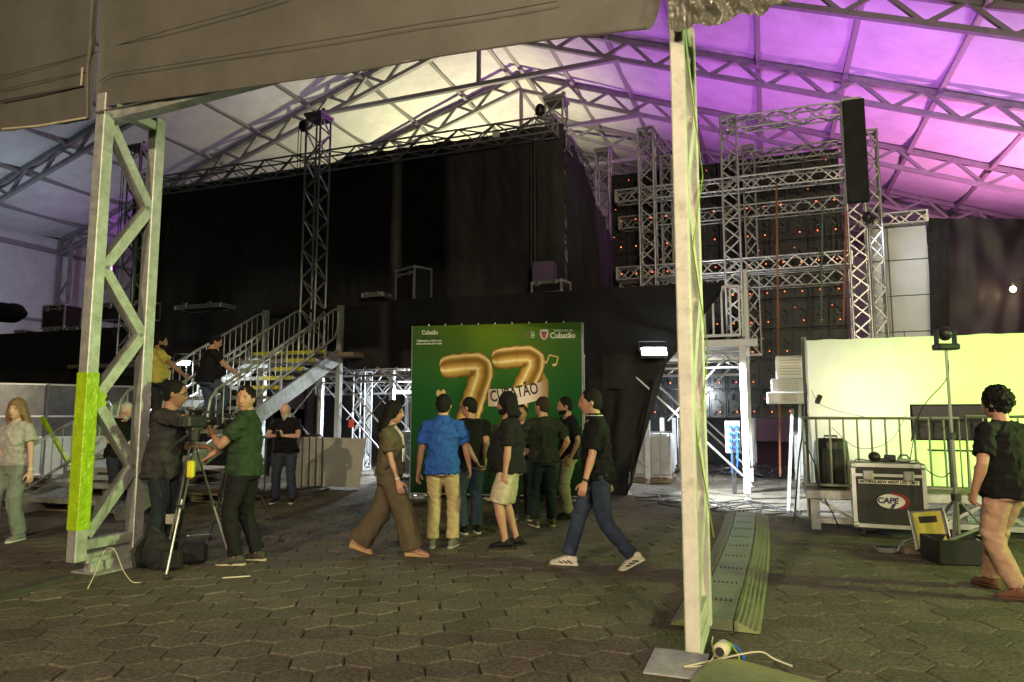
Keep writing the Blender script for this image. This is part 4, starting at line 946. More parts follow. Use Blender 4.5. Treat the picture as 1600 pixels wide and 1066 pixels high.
# ------------------------------------------------------------------ behind: air conditioners, tanks, sockets, cable heap
ac0 = PD(1236, 575, 12.0)
for k, (dx, y, hh, m_, s) in enumerate(((0, 575, .40, 'white', 'upper'), (-.05, 605, .28, 'whitepanel', 'middle'), (0, 622, .20, 'whitepanel', 'lowest'))):
    p = PD(1234 - 3 * k, y, 12.0 - .05 * k); t = thing('air_conditioner', 'boxy white air conditioner left of the booth, ' + s, 'air conditioner', p); sz = (.46 + .08 * k, .4, hh)
    b = MB(); b.bbox(p, sz, .02, rot); b.build('casing', m_, t)
    for q in range(6): barobj('louvre', p - EV * .203 + EZ * (-hh * .3 + hh * .6 * q / 5) - EU * .17, p - EV * .203 + EZ * (-hh * .3 + hh * .6 * q / 5) + EU * .17, .012, .02, 'aludark', t)
b = MB(); b.bar(PD(1238, 640, 12.1), PZ(1232, 800), .05, .05); b.bar(PD(1252, 560, 12.1), PZ(1247, 800), .05, .05); tag(b.build('support_frame', 'galv'), 'thin upright frame carrying the air conditioners', 'frame')
def tank(label, base):
    t = thing('water_tank', label, 'tank', base, -ANG)
    b = MB(); b.bbox(base + EZ * .62, (.95, .95, .95), .06, rot); b.build('bottle', 'whitepanel', t)
    for k in range(6):
        for s in (-1, 1): barobj('cage_bar', base + EV * (-.5) + EU * (-.5 + .2 * k) + EZ * .12, base + EV * (-.5) + EU * (-.5 + .2 * k) + EZ * 1.15, .03, .03, 'alu', t) if s == 1 else None
    for z in (.15, .5, .85, 1.14): barobj('cage_bar', base - EV * .51 - EU * .5 + EZ * z, base - EV * .51 + EU * .5 + EZ * z, .03, .03, 'alu', t)
    b = MB(); b.bbox(base + EZ * .06, (1.0, 1.0, .11), .01, rot); b.build('pallet_base', 'wood', t)
tank('caged white water tank beneath the platform left of the socket board', W(-2.6, PF + 2.9, 0)); tank('caged white water tank behind the cable heap', W(1.0, PF + 3.6, 0))
sb = thing('socket_board', 'white board of eight blue power sockets beneath the platform', 'socket board', PD(1145, 680, 13.6)); sq = PD(1145, 683, 13.6)
b = MB(); b.bbox(sq, (.28, .06, .62), .01); b.build('board', 'whitepanel', sb); b = MB(); b.bar(sq - EZ * .3, V((sq.x, sq.y, 0)), .08, .06); b.build('stand', 'darksteel', sb)
for i in range(2):
    for j in range(4):
        c = sq + V((-.06 + .12 * i, -.035, .2 - .13 * j)); b = MB(); b.tube([c, c - V((0, .05, .01))], [.045, .04], 10); b.tube([c - V((0, .05, 0)), c - V((0, .07, .12)), c - V((.02 * i, .03, .5))], .01, 5); b.build('socket', 'blue', sb)
hp = MB()
for k in range(70):
    c = PZ(1215, 752) + V((random.gauss(0, .7), random.gauss(.8, .7), 0)); r0 = random.uniform(.15, .45); a0 = random.uniform(0, 6); z0 = random.uniform(.02, .3)
    hp.tube([c + V((r0 * math.cos(a0 + i * .5), r0 * .7 * math.sin(a0 + i * .5), max(.01, z0 + .04 * math.sin(i * 1.7)))) for i in range(10)], .012, 4)
o = hp.build('cable_heap', 'cable'); tag(o, 'tangled heap of black cables on the ground between stage and booth', 'cables', None, 'stuff')
for k in range(9):
    pts = [PZ(1010 + 240 * i / 6 + random.uniform(-20, 20), 770 + 22 * random.random() + 3 * i) + EZ * .012 for i in range(7)]
    cable(['loose black cable on the lit ground, nearest the skirt', 'loose black cable on the lit ground, second', 'thin loose cable snaking behind the cable ramp', 'loose cable crossing behind the right column', 'loose cable running to the booth leg', 'loose cable curling below the socket board', 'loose cable beside the corner post foot', 'loose cable towards the cable heap', 'loose cable along the shade edge'][k], pts, .008)
flight_case('black flight case with round logo under the stage left of the right column', W(*uv(PZ(1026, 738)), 0), (.62, .6, .62), wheels=True)
b = MB(); q = PD(1032, 706, PZ(1026, 738).y - .32); b.loft([(q + EV * -.02, .08, .05, EU, EZ), (q + EV * -.03, .08, .05, EU, EZ)], 20)
tag(b.build('sticker', mat('lilac_sticker', (.6, .5, .7), .6)), 'oval lilac logo sticker on the flight case under the stage', 'sticker')
flight_case('pale flight case under the stairs end, left of the steel post', W(-8.2, PF + 1.6, 0), (.9, .6, .62), wheels=True, m_='aludark')
flight_case('pale flight case under the stairs end, on top of another', W(-8.3, PF + 1.6, .78), (.8, .55, .35), m_='aludark')
b = MB(); q = PD(549, 662, 14.0); b.box(q, (.11, .02, .16)); tag(b.build('warning_sign', 'red'), 'small red and white sign on a white post under the stage', 'sign')

# ------------------------------------------------------------------ the green banner
bl, br = PD(645, 508, 12.75), PD(908, 501, 12.2); ex = (br - bl); ex.z = 0; BW = ex.length; ex.normalize(); nrm = V((ex.y, -ex.x, 0)); BT = 3.16
bn = thing('banner', 'large green anniversary banner with golden 77 balloons on a stand', 'banner', bl.lerp(br, .5) * 1.0 - EZ * bl.lerp(br, .5).z, 0)
o0 = V((bl.x, bl.y, 0))
def BP(x, z, d=0.0): return o0 + ex * x + EZ * z + nrm * d
bt = bpy.data.materials.new('green_banner_print'); bt.use_nodes = True; t = bt.node_tree; L = t.links.new; pb_ = t.nodes['Principled BSDF']; pb_.inputs['Roughness'].default_value = .75; pb_.inputs['Specular IOR Level'].default_value = .15
at_ = t.nodes.new('ShaderNodeAttribute'); at_.attribute_name = 'print'; L(at_.outputs['Color'], pb_.inputs['Base Color']); M['print'] = bt
def color_grid(name, fn, colfn, nu, nv, parent):
    b = MB(); b.grid(fn, nu, nv); o = b.build(name, 'print', parent)
    ca = o.data.color_attributes.new('print', 'FLOAT_COLOR', 'POINT')
    k = 0
    for j in range(nv + 1):
        for i in range(nu + 1): ca.data[k].color = (*colfn(i / nu, j / nv), 1); k += 1
    return o
def mixc(a, b_, t_): t_ = max(0, min(1, t_)); return tuple(x + (y - x) * t_ for x, y in zip(a, b_))
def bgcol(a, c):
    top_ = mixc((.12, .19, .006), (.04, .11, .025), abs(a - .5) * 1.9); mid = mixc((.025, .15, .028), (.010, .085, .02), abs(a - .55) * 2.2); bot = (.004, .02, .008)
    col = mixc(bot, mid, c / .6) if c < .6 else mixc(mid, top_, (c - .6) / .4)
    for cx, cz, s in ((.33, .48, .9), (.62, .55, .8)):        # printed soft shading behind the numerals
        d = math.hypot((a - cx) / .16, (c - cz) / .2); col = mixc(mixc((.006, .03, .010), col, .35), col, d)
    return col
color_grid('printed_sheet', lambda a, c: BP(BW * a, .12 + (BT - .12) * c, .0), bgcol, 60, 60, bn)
b = MB()
for x in (0, BW): b.bar(BP(x, 0, -.05), BP(x, BT, -.05), .05, .05)
b.bar(BP(0, BT - .03, -.05), BP(BW, BT - .03, -.05), .05, .05); b.bar(BP(0, .12, -.05), BP(BW, .12, -.05), .05, .05); b.build('stand_frame', 'aludark', bn)
b = MB(); b.grid(lambda a, c: BP(BW + .03, .12 + (BT - .12) * c, -.02 - .16 * a) + V((.01 * noise.noise(V((a, c * 40, 0))), 0, 0)), 3, 40); b.build('folded_edge', mat('pale_banner_edge', (.55, .56, .58), .4, 0, .4, 30), bn)
for k in range(9): b = MB(); b.box(BP(BW * (.1 + .1 * k), BT + .012, -.0), (.018, .02, .03)); b.build('clip', 'white', bn)
sc_ = BW / 263                                                 # metres per photo pixel on the banner
def bx(x): return (x - 645) * sc_
def bz(x, y): return BT - (y - (508 - 7 * (x - 645) / 263)) * sc_
GOLD = [(-1, (.12, .06, .012)), (-.85, (.34, .19, .04)), (-.5, (.70, .47, .14)), (-.33, (.95, .80, .45)), (-.15, (.66, .43, .12)), (.2, (.30, .16, .03)), (.45, (.22, .11, .02)), (.66, (.62, .42, .14)), (.76, (.92, .76, .42)), (.86, (.50, .32, .09)), (1, (.08, .04, .008))]
def gold(t_):
    for i in range(len(GOLD) - 1):
        if t_ <= GOLD[i + 1][0]: return mixc(GOLD[i][1], GOLD[i + 1][1], (t_ - GOLD[i][0]) / (GOLD[i + 1][0] - GOLD[i][0]))
    return GOLD[-1][1]
def seven(pts, wid, d):                                        # a numeral as a swept strip with bulging ends
    P3 = [BP(bx(x), bz(x, y), d) for x, y in pts]; tot = sum((P3[i + 1] - P3[i]).length for i in range(len(P3) - 1))
    def fn(a, c):
        p = interp(P3, a); q0 = interp(P3, max(0, a - .03)); q1 = interp(P3, min(1, a + .03)); tg = (q1 - q0).normalized()
        side = nrm.cross(tg); e_ = min(1, (a * tot) / (wid * .45 * sc_)); e_ = math.sqrt(max(0, 1 - (1 - e_) ** 2)); w2 = wid * sc_ * .5 * (.35 + .65 * e_) * (1 + .05 * math.sin(a * 70) * (abs(c - .5) > .42))
        return p + side * ((c - .5) * 2 * w2)
    return color_grid('golden_numeral', fn, lambda a, c: tuple(x * (1.0 - .10 * (math.sin(a * 38) > .93)) for x in gold((c - .5) * 2)), 90, 24, bn)
seven([(690, 573), (705, 570), (730, 567), (748, 566), (756, 570), (756, 584), (747, 610), (738, 640), (730, 672), (724, 700)], 37, .004)
seven([(772, 559), (785, 557), (808, 554), (828, 553), (837, 558), (836, 570), (826, 590), (815, 612), (806, 640), (798, 672)], 34, .006)
# ribbon with the town's name
def ribf(a, c):
    x = 766 + 92 * a; yc = 617 - 16 * a + 8 * math.sin(math.pi * a) * .6; h_ = 26 + 0 * a
    y = yc + h_ * (.5 - c); return BP(bx(x), bz(x, y), .010)
color_grid('ribbon', ribf, lambda a, c: mixc(mixc((.55, .38, .30), (.85, .76, .72), math.sin(math.pi * min(1, a * 1.1)) * 1.3), (.30, .16, .05), (a - .86) * 6), 40, 6, bn)
color_grid('ribbon', lambda a, c: BP(bx(838 + 19 * a), bz(0, 0) * 0 + bz(845, 570 + 22 * (a ** 2) - 2 + (28 - 6 * a) * (1 - c)), .003), lambda a, c: mixc((.10, .05, .025), (.42, .26, .08), a * 1.2), 10, 6, bn)
tilt = (ex * .985 + EZ * .175).normalized()
text('CUBATÃO', BP(bx(806), bz(806, 609), .013), tilt, EZ, 24 * sc_, 'ink', bn, offset=.006, fit=74 * sc_)
M['printwhite'] = mat('white_print', (.62, .64, .58), .5)
text('Cubatão', BP(bx(673), bz(673, 518), .004), ex, EZ, 9.5 * sc_, 'printwhite', bn, offset=.003, fit=26 * sc_)
text('77 anos', BP(bx(675), bz(675, 526), .004), ex, EZ, 9 * sc_, mat('dark_green_print', (.02, .05, .01), .5).name if False else 'ink', bn)
text('Celebrando a cidade com\nmuita coisa boa pra contar', BP(bx(672), bz(672, 533), .004), ex, EZ, 4.4 * sc_, 'printwhite', bn, offset=.002, fit=42 * sc_)
text('PREFEITURA DE', BP(bx(881), bz(881, 514), .004), ex, EZ, 4.4 * sc_, 'printwhite', bn, fit=28 * sc_)
text('Cubatão', BP(bx(880), bz(880, 521.5), .004), ex, EZ, 12 * sc_, 'printwhite', bn, offset=.003, fit=38 * sc_)
text('05', BP(bx(835), bz(835, 521), .004), ex, EZ, 6 * sc_, 'printwhite', bn, offset=.001)
b = MB()
for dy in (-4.5, 3.5): b.box(BP(bx(835), bz(835, 521 + dy), .004), (.09, .002, .008))
b.build('printed_rule', 'printwhite', bn)
b = MB(); b.prism([BP(bx(x), bz(x, y), .004) for x, y in ((822, 525), (826, 518), (829, 515), (830, 518), (827, 522), (826, 526))], nrm * .002); b.build('printed_bird', mat('dark_red_print', (.10, .02, .015), .5), bn)
shield = [(847, 513), (857, 513), (858, 519), (856, 525), (852, 528), (848, 525), (846, 519)]
b = MB(); b.prism([BP(bx(852 + (x - 852) * 1.15), bz(852, 520.5 + (y - 520.5) * 1.1), .004) for x, y in shield], nrm * .002); b.build('printed_crest', mat('grey_print', (.40, .40, .36), .5), bn)
b = MB(); b.prism([BP(bx(852 + (x - 852) * .6), bz(852, 522 + (y - 520.5) * .62), .007) for x, y in shield], nrm * .002); b.build('printed_crest', 'logored', bn)
b = MB()
b.prism([BP(bx(x), bz(x, y), .007) for x, y in ((848, 516), (856, 516), (856, 518.5), (848, 518.5))], nrm * .002); b.build('printed_crest', 'navy', bn)
gp = mat('gold_print', (.55, .40, .13), .45); b = MB()
for (a, c) in (((856, 562), (860, 551)), ((860, 551), (873, 554)), ((873, 554), (870, 566))): b.bar(BP(bx(a[0]), bz(*a), .006), BP(bx(c[0]), bz(*c), .006), .022, .004, nrm)
for (x, y) in ((854, 562), (867, 566)): b.loft([(BP(bx(x), bz(x, y), .005 + k * .003), .035, .024, ex, EZ) for k in (0, 1)], 14)
b.build('printed_note', gp, bn)
b = MB(); b.prism([BP(bx(692 + 8 * x), bz(692, 614 - 9 * y), .006) for x, y in ((0, -1), (-.9, .0), (-.9, .6), (-.4, .9), (0, .5), (.4, .95), (.9, .6), (.9, .0))], nrm * .002); b.build('printed_heart', gp, bn)
box_truss('slim silver truss leg holding the banner, left one', o0 + ex * .12 - nrm * .25, o0 + ex * .12 - nrm * .25 + EZ * 2.6, .2, .2, r=.014)
box_truss('slim silver truss leg holding the banner, right one', o0 + ex * (BW - .1) - nrm * .25, o0 + ex * (BW - .1) - nrm * .25 + EZ * 2.6, .2, .2, r=.014)

# ------------------------------------------------------------------ cable ramp on the paving
M['ramp'] = mat('grey_green_ramp', (.16, .20, .10), .7, 0, .25, 6, .3, 40, wear=(.10, .09, .07), wscale=5, wamt=.6)
M['rampside'] = mat('yellow_grey_ramp_side', (.21, .235, .10), .7, 0, .25, 6, .3, 40, wear=(.12, .10, .06), wscale=5, wamt=.6)
ra, rb = PZ(1122, 985), PZ(1168, 806)
rd = (rb - ra); RL = rd.length; rd.normalize(); rn = V((rd.y, -rd.x, 0))
cvx = [0, .03, .06, .07, .06, .05, .03, .01, 0, -.02, -.05]
nseg = 10
for k in range(nseg):
    s0 = RL * k / nseg; s1 = RL * (k + 1) / nseg - .012
    bend = lambda s: rn * (.05 * math.sin(math.pi * s / RL * .9))
    t = thing('cable_ramp', 'grey green cable ramp segment, ' + ['nearest the right entrance column', 'second from the near end', 'third from the near end', 'fourth from the near end', 'fifth from the near end', 'fifth from the far end', 'fourth from the far end', 'third from the far end', 'second from the far end', 'farthest, with open channels'][k], 'cable ramp', ra + rd * s0 + bend(s0), 0, 'cable ramp segments')
    for (a, c, z0, z1, nm, m_) in ((-.17, .10, .085, .085, 'lid', 'ramp'), (.11, .28, .08, .008, 'ramp_side', 'rampside'), (-.33, -.18, .008, .08, 'ramp_side', 'rampside')):
        q0 = ra + rd * s0 + bend(s0); q1 = ra + rd * s1 + bend(s1)
        if nm == 'lid' and k == nseg - 1: q1 = q0.lerp(q1, .45)
        b = MB(); tl = random.uniform(-.004, .004)
        vs = [q0 + rn * a + EZ * .004, q0 + rn * c + EZ * .004, q1 + rn * c + EZ * .004, q1 + rn * a + EZ * .004, q0 + rn * a + EZ * (z0 + tl), q0 + rn * c + EZ * (z1 + tl), q1 + rn * c + EZ * (z1 - tl), q1 + rn * a + EZ * (z0 - tl)]
        b._add(vs, [(0, 3, 2, 1), (4, 5, 6, 7), (0, 1, 5, 4), (1, 2, 6, 5), (2, 3, 7, 6), (3, 0, 4, 7)]); b.build(nm, m_, t)
        if nm == 'ramp_side':
            for j in range(5):
                f = .12 + .76 * j / 4
                w0 = a + (c - a) * f; zz = z0 + (z1 - z0) * f + .004
                barobj('tread_rib', q0 + rn * w0 + EZ * zz, q1 + rn * w0 + EZ * zz, .014, .012, m_, t)
        elif k < nseg - 1:
            for j in range(6): b2 = q0.lerp(q1, .82) + rn * (a + .04 + .036 * j); barobj('grip_mark', b2 + EZ * .088, b2 + rd * .05 + EZ * .088, .014, .006, 'rubber', t)
    if k == nseg - 1:
        for j in range(5):
            w0 = -.16 + .06 * j; barobj('channel_wall', ra + rd * (s0 + .02) + bend(s0) + rn * w0 + EZ * .045, ra + rd * s1 + bend(s1) + rn * w0 + EZ * .045, .02, .08, 'ramp', t)
q = PZ(1190, 1048); t = thing('cable_ramp', 'single yellowish ramp board at the bottom edge of the picture', 'cable ramp', q); d2 = (PZ(1300, 1072) - PZ(1150, 1030)); d2.z = 0; L2 = 1.0; d2.normalize(); n2 = V((d2.y, -d2.x, 0)); q = PZ(1150, 1034)
b = MB(); b.prism([q + EZ * .004 - n2 * .02, q + n2 * .26 * -1 * -1 + EZ * .004, q + n2 * .26 + EZ * .07, q - n2 * .02 + EZ * .012], d2 * L2); b.build('board', 'rampside', t)
b = MB(); b.prism([q + n2 * .265 + EZ * .004, q + n2 * .5 + EZ * .004, q + n2 * .5 + EZ * .02, q + n2 * .265 + EZ * .07], d2 * L2); b.build('board', 'ramp', t)
for j in range(6): barobj('tread_rib', q + n2 * (.02 + .04 * j) + EZ * (.02 + .0085 * j), q + n2 * (.02 + .04 * j) + d2 * L2 + EZ * (.02 + .0085 * j), .012, .01, 'rampside', t)
q = PZ(1128, 1015, .06); pl = thing('plug', 'pale round cable plug with blue and yellow wires by the ramp end', 'plug', q); a = (rd + rn * .2).normalized()
b = MB(); b.tube([q - a * .05, q + a * .06], [.048, .045], 14); b.build('plug_body', mat('cream_plastic', (.55, .50, .36), .5), pl, True); b = MB(); b.tube([q - a * .055, q - a * .048], .028, 12); b.build('socket_hole', 'rubber', pl)
b = MB(); b.tube([q + a * .06, q + a * .10 + EZ * .01, q + a * .14 + rn * .05 - EZ * .02, q + a * .04 + rn * .12 - EZ * .05], .012, 6); b.build('wire', 'blue', pl); b = MB(); b.tube([q + a * .06, q + a * .08 + rn * .03 + EZ * .02, q + rn * .10 - EZ * .02, q - a * .08 + rn * .12 - EZ * .05], .006, 5); b.build('wire', 'lime', pl)
cable('pale string lying over the bottom ramp board', [PZ(1068, 1042, .02), PZ(1115, 1032, .03), PZ(1160, 1022, .09), PZ(1190, 1019, .08), PZ(1210, 1030, .03), PZ(1238, 1041, .01)], .006, 'string', 'string')
cable('second pale string curling at the foot of the right column', [PZ(1068, 1042, .02), PZ(1100, 1040, .02), PZ(1115, 1026, .03), PZ(1112, 1006, .05), PZ(1114, 995, .08)], .005, 'string', 'string')
cable('white string hanging off the base of the left column', [PZ(137, 920, .01), PZ(150, 893, .12), PV(163, 862, 4.80), PV(178, 858, 4.80), PZ(192, 890, .10), PZ(206, 909, .02), PZ(220, 910, .01)], .004, 'string', 'string')
tag(MB().bar(PZ(348, 903, .012), PZ(391, 900, .012), .015, .01).build('white_stick', 'string'), 'thin white stick on the paving before the green-shirted cameraman', 'stick')
kb = MB(); ka, kc = PZ(-60, 948, .02), PZ(108, 902, .02); kb.bar(ka, kc, .12, .05)
M['kerbm'] = mat('dark_kerb_strip', (.05, .045, .04), .9, 0, .3, 5); structure(kb.build('kerb_strip', 'kerbm'))
# ------------------------------------------------------------------ people
SK = {}
def skin_mat(name, c): SK[name] = mat('skin_' + name, c, .5, 0, .10, 12, .08, 120, wear=tuple(x * .72 for x in c), wscale=9, wamt=.35); return SK[name]
skin_mat('tan', (.40, .215, .14)); skin_mat('brown', (.26, .13, .08)); skin_mat('fair', (.52, .31, .235)); skin_mat('olive', (.35, .185, .115))
_cm = {}
def cloth(c, rough=.85, scale=60, b_=.25):
    k = tuple(round(x, 4) for x in c) + (rough,)
    if k not in _cm:
        _cm[k] = mat('clothing_%d' % len(_cm), c, rough, 0, .22, 14, b_, scale, spec=.22)
        cm_ = _cm[k]; t_ = cm_.node_tree; pb = t_.nodes['Principled BSDF']; old = pb.inputs['Normal'].links[0].from_socket
        tc_ = t_.nodes.new('ShaderNodeTexCoord'); mp = t_.nodes.new('ShaderNodeMapping'); mp.inputs['Rotation'].default_value = (.5, .3, 0); mp.inputs['Scale'].default_value = (1, 1, .75)
        nn = t_.nodes.new('ShaderNodeTexNoise'); nn.noise_type = 'RIDGED_MULTIFRACTAL'; nn.inputs['Scale'].default_value = 4.5; nn.inputs['Detail'].default_value = 3; nn.inputs['Distortion'].default_value = 1.2
        b2_ = t_.nodes.new('ShaderNodeBump'); b2_.inputs['Strength'].default_value = .55; b2_.inputs['Distance'].default_value = .03
        t_.links.new(tc_.outputs['Object'], mp.inputs['Vector']); t_.links.new(mp.outputs['Vector'], nn.inputs['Vector']); t_.links.new(nn.outputs['Fac'], b2_.inputs['Height']); t_.links.new(old, b2_.inputs['Normal']); t_.links.new(b2_.outputs['Normal'], pb.inputs['Normal'])
    return _cm[k]
HAIR = {'black': mat('black_hair', (.009, .0075, .007), .65, 0, .4, 60, .7, 90, spec=.15), 'brown': mat('brown_hair', (.05, .03, .02), .65, 0, .5, 60, .7, 90, spec=.2),
        'white': mat('white_hair', (.55, .52, .46), .6, 0, .3, 60, .5, 140), 'light': mat('blond_brown_hair', (.20, .12, .06), .5, 0, .5, 60, .5, 140),
        'stubble': mat('cropped_dark_hair', (.03, .021, .016), .8, 0, .3, 90, .4, 200, spec=.15)}
M['eye'] = mat('dark_eye', (.03, .02, .015), .2); M['lip'] = mat('lip', (.30, .12, .09), .5); M['lens'] = mat('spectacle_frame', (.02, .02, .02), .3)

def remesh(b, vox, smooth=2, disp=None):
    me = bpy.data.meshes.new('tmp'); me.from_pydata(b.v, [], b.f)
    bm = bmesh.new(); bm.from_mesh(me); bmesh.ops.recalc_face_normals(bm, faces=bm.faces[:]); bm.to_mesh(me); bm.free()
    o = bpy.data.objects.new('tmp', me); C.objects.link(o)
    m = o.modifiers.new('r', 'REMESH'); m.mode = 'VOXEL'; m.voxel_size = vox
    if smooth:
        s = o.modifiers.new('s', 'SMOOTH'); s.iterations = smooth; s.factor = .5
    bpy.context.view_layer.update()
    dg = bpy.context.evaluated_depsgraph_get()
    r = bpy.data.meshes.new_from_object(o.evaluated_get(dg))
    bpy.data.objects.remove(o); bpy.data.meshes.remove(me)
    if disp:
        import numpy as np
        n = len(r.vertices); co_ = [0.0] * (3 * n); no = [0.0] * (3 * n)
        r.vertices.foreach_get('co', co_); r.vertices.foreach_get('normal', no)
        for i in range(n):
            d = disp(V(co_[3 * i:3 * i + 3]))
            for k in range(3): co_[3 * i + k] += no[3 * i + k] * d
        r.vertices.foreach_set('co', co_); r.update()
    r.polygons.foreach_set('use_smooth', [True] * len(r.polygons))
    return r
def ik(a, t, l1, l2, hint):
    a, t = V(a), V(t); d = t - a; L_ = min(d.length, (l1 + l2) * .998); dr = d.normalized()
    x = (l1 * l1 - l2 * l2 + L_ * L_) / (2 * L_); h = math.sqrt(max(0, l1 * l1 - x * x))
    hp = V(hint) - dr * V(hint).dot(dr); hp.normalize()
    return a + dr * x + hp * h, a + dr * L_
def taper(b, pts, radii, flat=1.0, seg=12):
    pts = [V(p) for p in pts]; b.tube(pts, radii, seg)
def lerp3(a, b_, t): return V(a).lerp(V(b_), t)

def person(label, at, face, H=1.75, z0=0.0, lf=None, rf=None, lh=None, rh=None, lel=None, rel=None, head=(0, 0), lean=(0, 0), skin='tan',
           hair=('black', 'short'), top=(.02, .02, .02), bottom=(.03, .04, .07), shoes=(.02, .02, .02), sole=(.5, .5, .48), belly=0.0, build_=1.0,
           female=False, shorts=False, wide=0.0, sleeve=.62, glasses=False, beard=None, collar=False, fine=True, curl=(.5, .5), palm=None, fpitch=(0, 0), fyaw=(8, -8),
           hip_drop=0.0, tuck=False, extra=None, heels=False, long_top=0.0, turn=0.0, fold=1.0, lhd=None, rhd=None):
    """at: ground point; face: world direction the body faces. Local axes: x right, y forward, z up (metres for a 1.75 m figure, scaled)."""
    f = V((face[0], face[1], 0)).normalized(); yaw = math.atan2(-f.x, f.y)
    t = thing('person', label, 'person', V((at.x, at.y, z0)), yaw); s = H / 1.75
    vox = .0072 if fine else .0095
    Z = V((0, 0, 1))
    lf = V(lf or (-.10, 0, .085)); rf = V(rf or (.10, 0, .085))
    hz = .93 - hip_drop
    reach = .865
    for a, sx in ((lf, -1), (rf, 1)):
        d = V((sx * .09, 0, 0)) - V((a.x, a.y, 0)); mx = a.z + math.sqrt(max(.01, reach ** 2 - d.length ** 2)); hz = min(hz, mx)
    pel = V((0, 0, hz)); lx, ly = lean
    ch = pel + V((lx * .7, ly * .7, .37)); sh = pel + V((lx, ly, .515)); nk = pel + V((lx, ly + .01, .56))
    rt_ = Matrix.Rotation(R(turn), 3, 'Z')
    hips = [pel + V((-.09, 0, 0)), pel + V((.09, 0, 0))]; shw = (.17 if female else .195) * build_ ** .5
    shs = [sh + rt_ @ V((-shw, 0, -.05)), sh + rt_ @ V((shw, 0, -.05))]
    ank = [lf, rf]; wr = []; kn = []; el = []
    for i in (0, 1):
        k, a = ik(hips[i], ank[i], .44, .43, (0.12 * (-1, 1)[i], 1, 0)); kn.append(k); ank[i] = a
    hands = [lh or (-.25, .05, .80), rh or (.25, .05, .80)]; hints = [lel or (-.35, -1, .0), rel or (.35, -1, .0)]
    for i in (0, 1):
        e_, w_ = ik(shs[i], hands[i], .29, .255, hints[i]); el.append(e_); wr.append(w_)
    X = rt_ @ V((1, 0, 0)); Y = rt_ @ V((0, 1, 0)); X0 = V((1, 0, 0)); Y0 = V((0, 1, 0))
    B = build_
    def torso(b, g, z_lo=-.10, neck=True, hem=None):
        """g: thickness added to the body"""
        hipw, hipd = (.165, .115) if not female else (.172, .12)
        rows = [(z_lo, hipw * B, hipd * B + belly * .3, 0), (.02, hipw * B, hipd * B + belly * .6, belly * .35), (.14, (.148 if not female else .132) * B + belly * .25, .108 * B + belly * .9, belly * .6),
                (.26, (.158 if not female else .142) * B + belly * .15, .115 * B + belly * .55, belly * .35 + (.02 if female else 0)), (.37, .172 * B, .118 * B + belly * .1, .012 + (.015 if female else 0)), (.44, .160 * B, .105 * B, .0), (.485, .128 * B, .088, -.006), (.52, .092 * B, .072, -.008), (.55, .068, .062, -.004)]
        secs = []
        for (z, a, c, yo) in rows:
            k = max(0, z) / .515; m_ = min(1, k)
            ax = X0.lerp(X, m_).normalized(); ay = Y0.lerp(Y, m_).normalized()
            gg = g if z < .5 else g * .5
            if hem and z < .05: gg = g + hem
            secs.append((pel + V((lx * k, ly * k, z)) + ay * yo, a + gg, c + gg, ax, ay))
        b.loft(secs, 22)
    # head frame
    hy, hp = head; HR = rt_ @ Matrix.Rotation(R(hy), 3, 'Z') @ Matrix.Rotation(R(hp), 3, 'X')
    hs = 1.06 if female else 1.10
    hb = nk + V((0, .012, .012)); hc = hb + HR @ V((0, .02, .115 * hs))
    def HP(x, y, z): return hc + HR @ (V((x, y, z)) * hs)
    # ---- body: one surface
    b = MB(); torso(b, -.022)
    for i in (0, 1):
        sx = (-1, 1)[i]
        ub = .047 * B if not female else .040
        b.tube([sh + rt_ @ V((sx * .07, 0, -.03)), shs[i], shs[i].lerp(el[i], .35), el[i].lerp(shs[i], .12), el[i], el[i].lerp(wr[i], .25), el[i].lerp(wr[i], .7), wr[i]],
               [.046, .048 * B, ub, ub * .86, ub * .80, ub * .86, ub * .62, ub * .54], 12)
        th = .082 * B if not female else .085
        b.tube([hips[i] + V((0, 0, .04)), hips[i].lerp(kn[i], .3), hips[i].lerp(kn[i], .8), kn[i], kn[i].lerp(ank[i], .3), kn[i].lerp(ank[i], .75), ank[i]],
               [th, th * .95, th * .68, th * .63, th * .66, th * .45, th * .40], 14)
    b.tube([nk - Z * .06, nk + Z * .02, HP(0, -.02, -.06)], [.080, .062 * (1 if not female else .86), .060 * (1 if not female else .86)], 14)
    hv = []; hf = []; nu, nv = 36, 26
    for j in range(nv + 1):
        ph = math.pi * j / nv
        for i in range(nu):
            th = 2 * math.pi * i / nu
            x = math.sin(ph) * math.sin(th); y = math.sin(ph) * math.cos(th); z = math.cos(ph)
            lo = max(0, -z); sp_ = math.sin(ph)
            if z < 0 and 0 < j < nv: x *= sp_ ** -.25; y *= sp_ ** (-.42 if y > 0 else 0)
            px = x * .076 * (1 - .30 * lo ** 1.2); py = y * (.092 if y > 0 else .100) * (1 - (.22 * lo if y < 0 else .10 * lo)); pz = z * .118
            fr = max(0, y) * (1 if j not in (0, nv) else 0)
            g2 = lambda cx, cz, wx, wz: math.exp(-((px - cx) / wx) ** 2 - ((pz - cz) / wz) ** 2) * (fr > .2)
            py += .020 * g2(0, -.030, .014, .015) + .013 * g2(0, -.008, .011, .022) + .006 * g2(0, .022, .05, .010) - .010 * (g2(.031, .004, .016, .011) + g2(-.031, .004, .016, .011)) + .006 * g2(0, -.062, .022, .010) + .008 * g2(0, -.098, .022, .016) - .004 * g2(0, -.078, .02, .007)
            hv.append(HP(px, py, pz))
    for j in range(nv):
        for i in range(nu):
            i2 = (i + 1) % nu; hf.append((j * nu + i, (j + 1) * nu + i, (j + 1) * nu + i2, j * nu + i2))
    b._add(hv, hf)
    for sx in (-1, 1): b.ell(HP(sx * .076, -.008, -.006), (.010, .020, .032), HR)
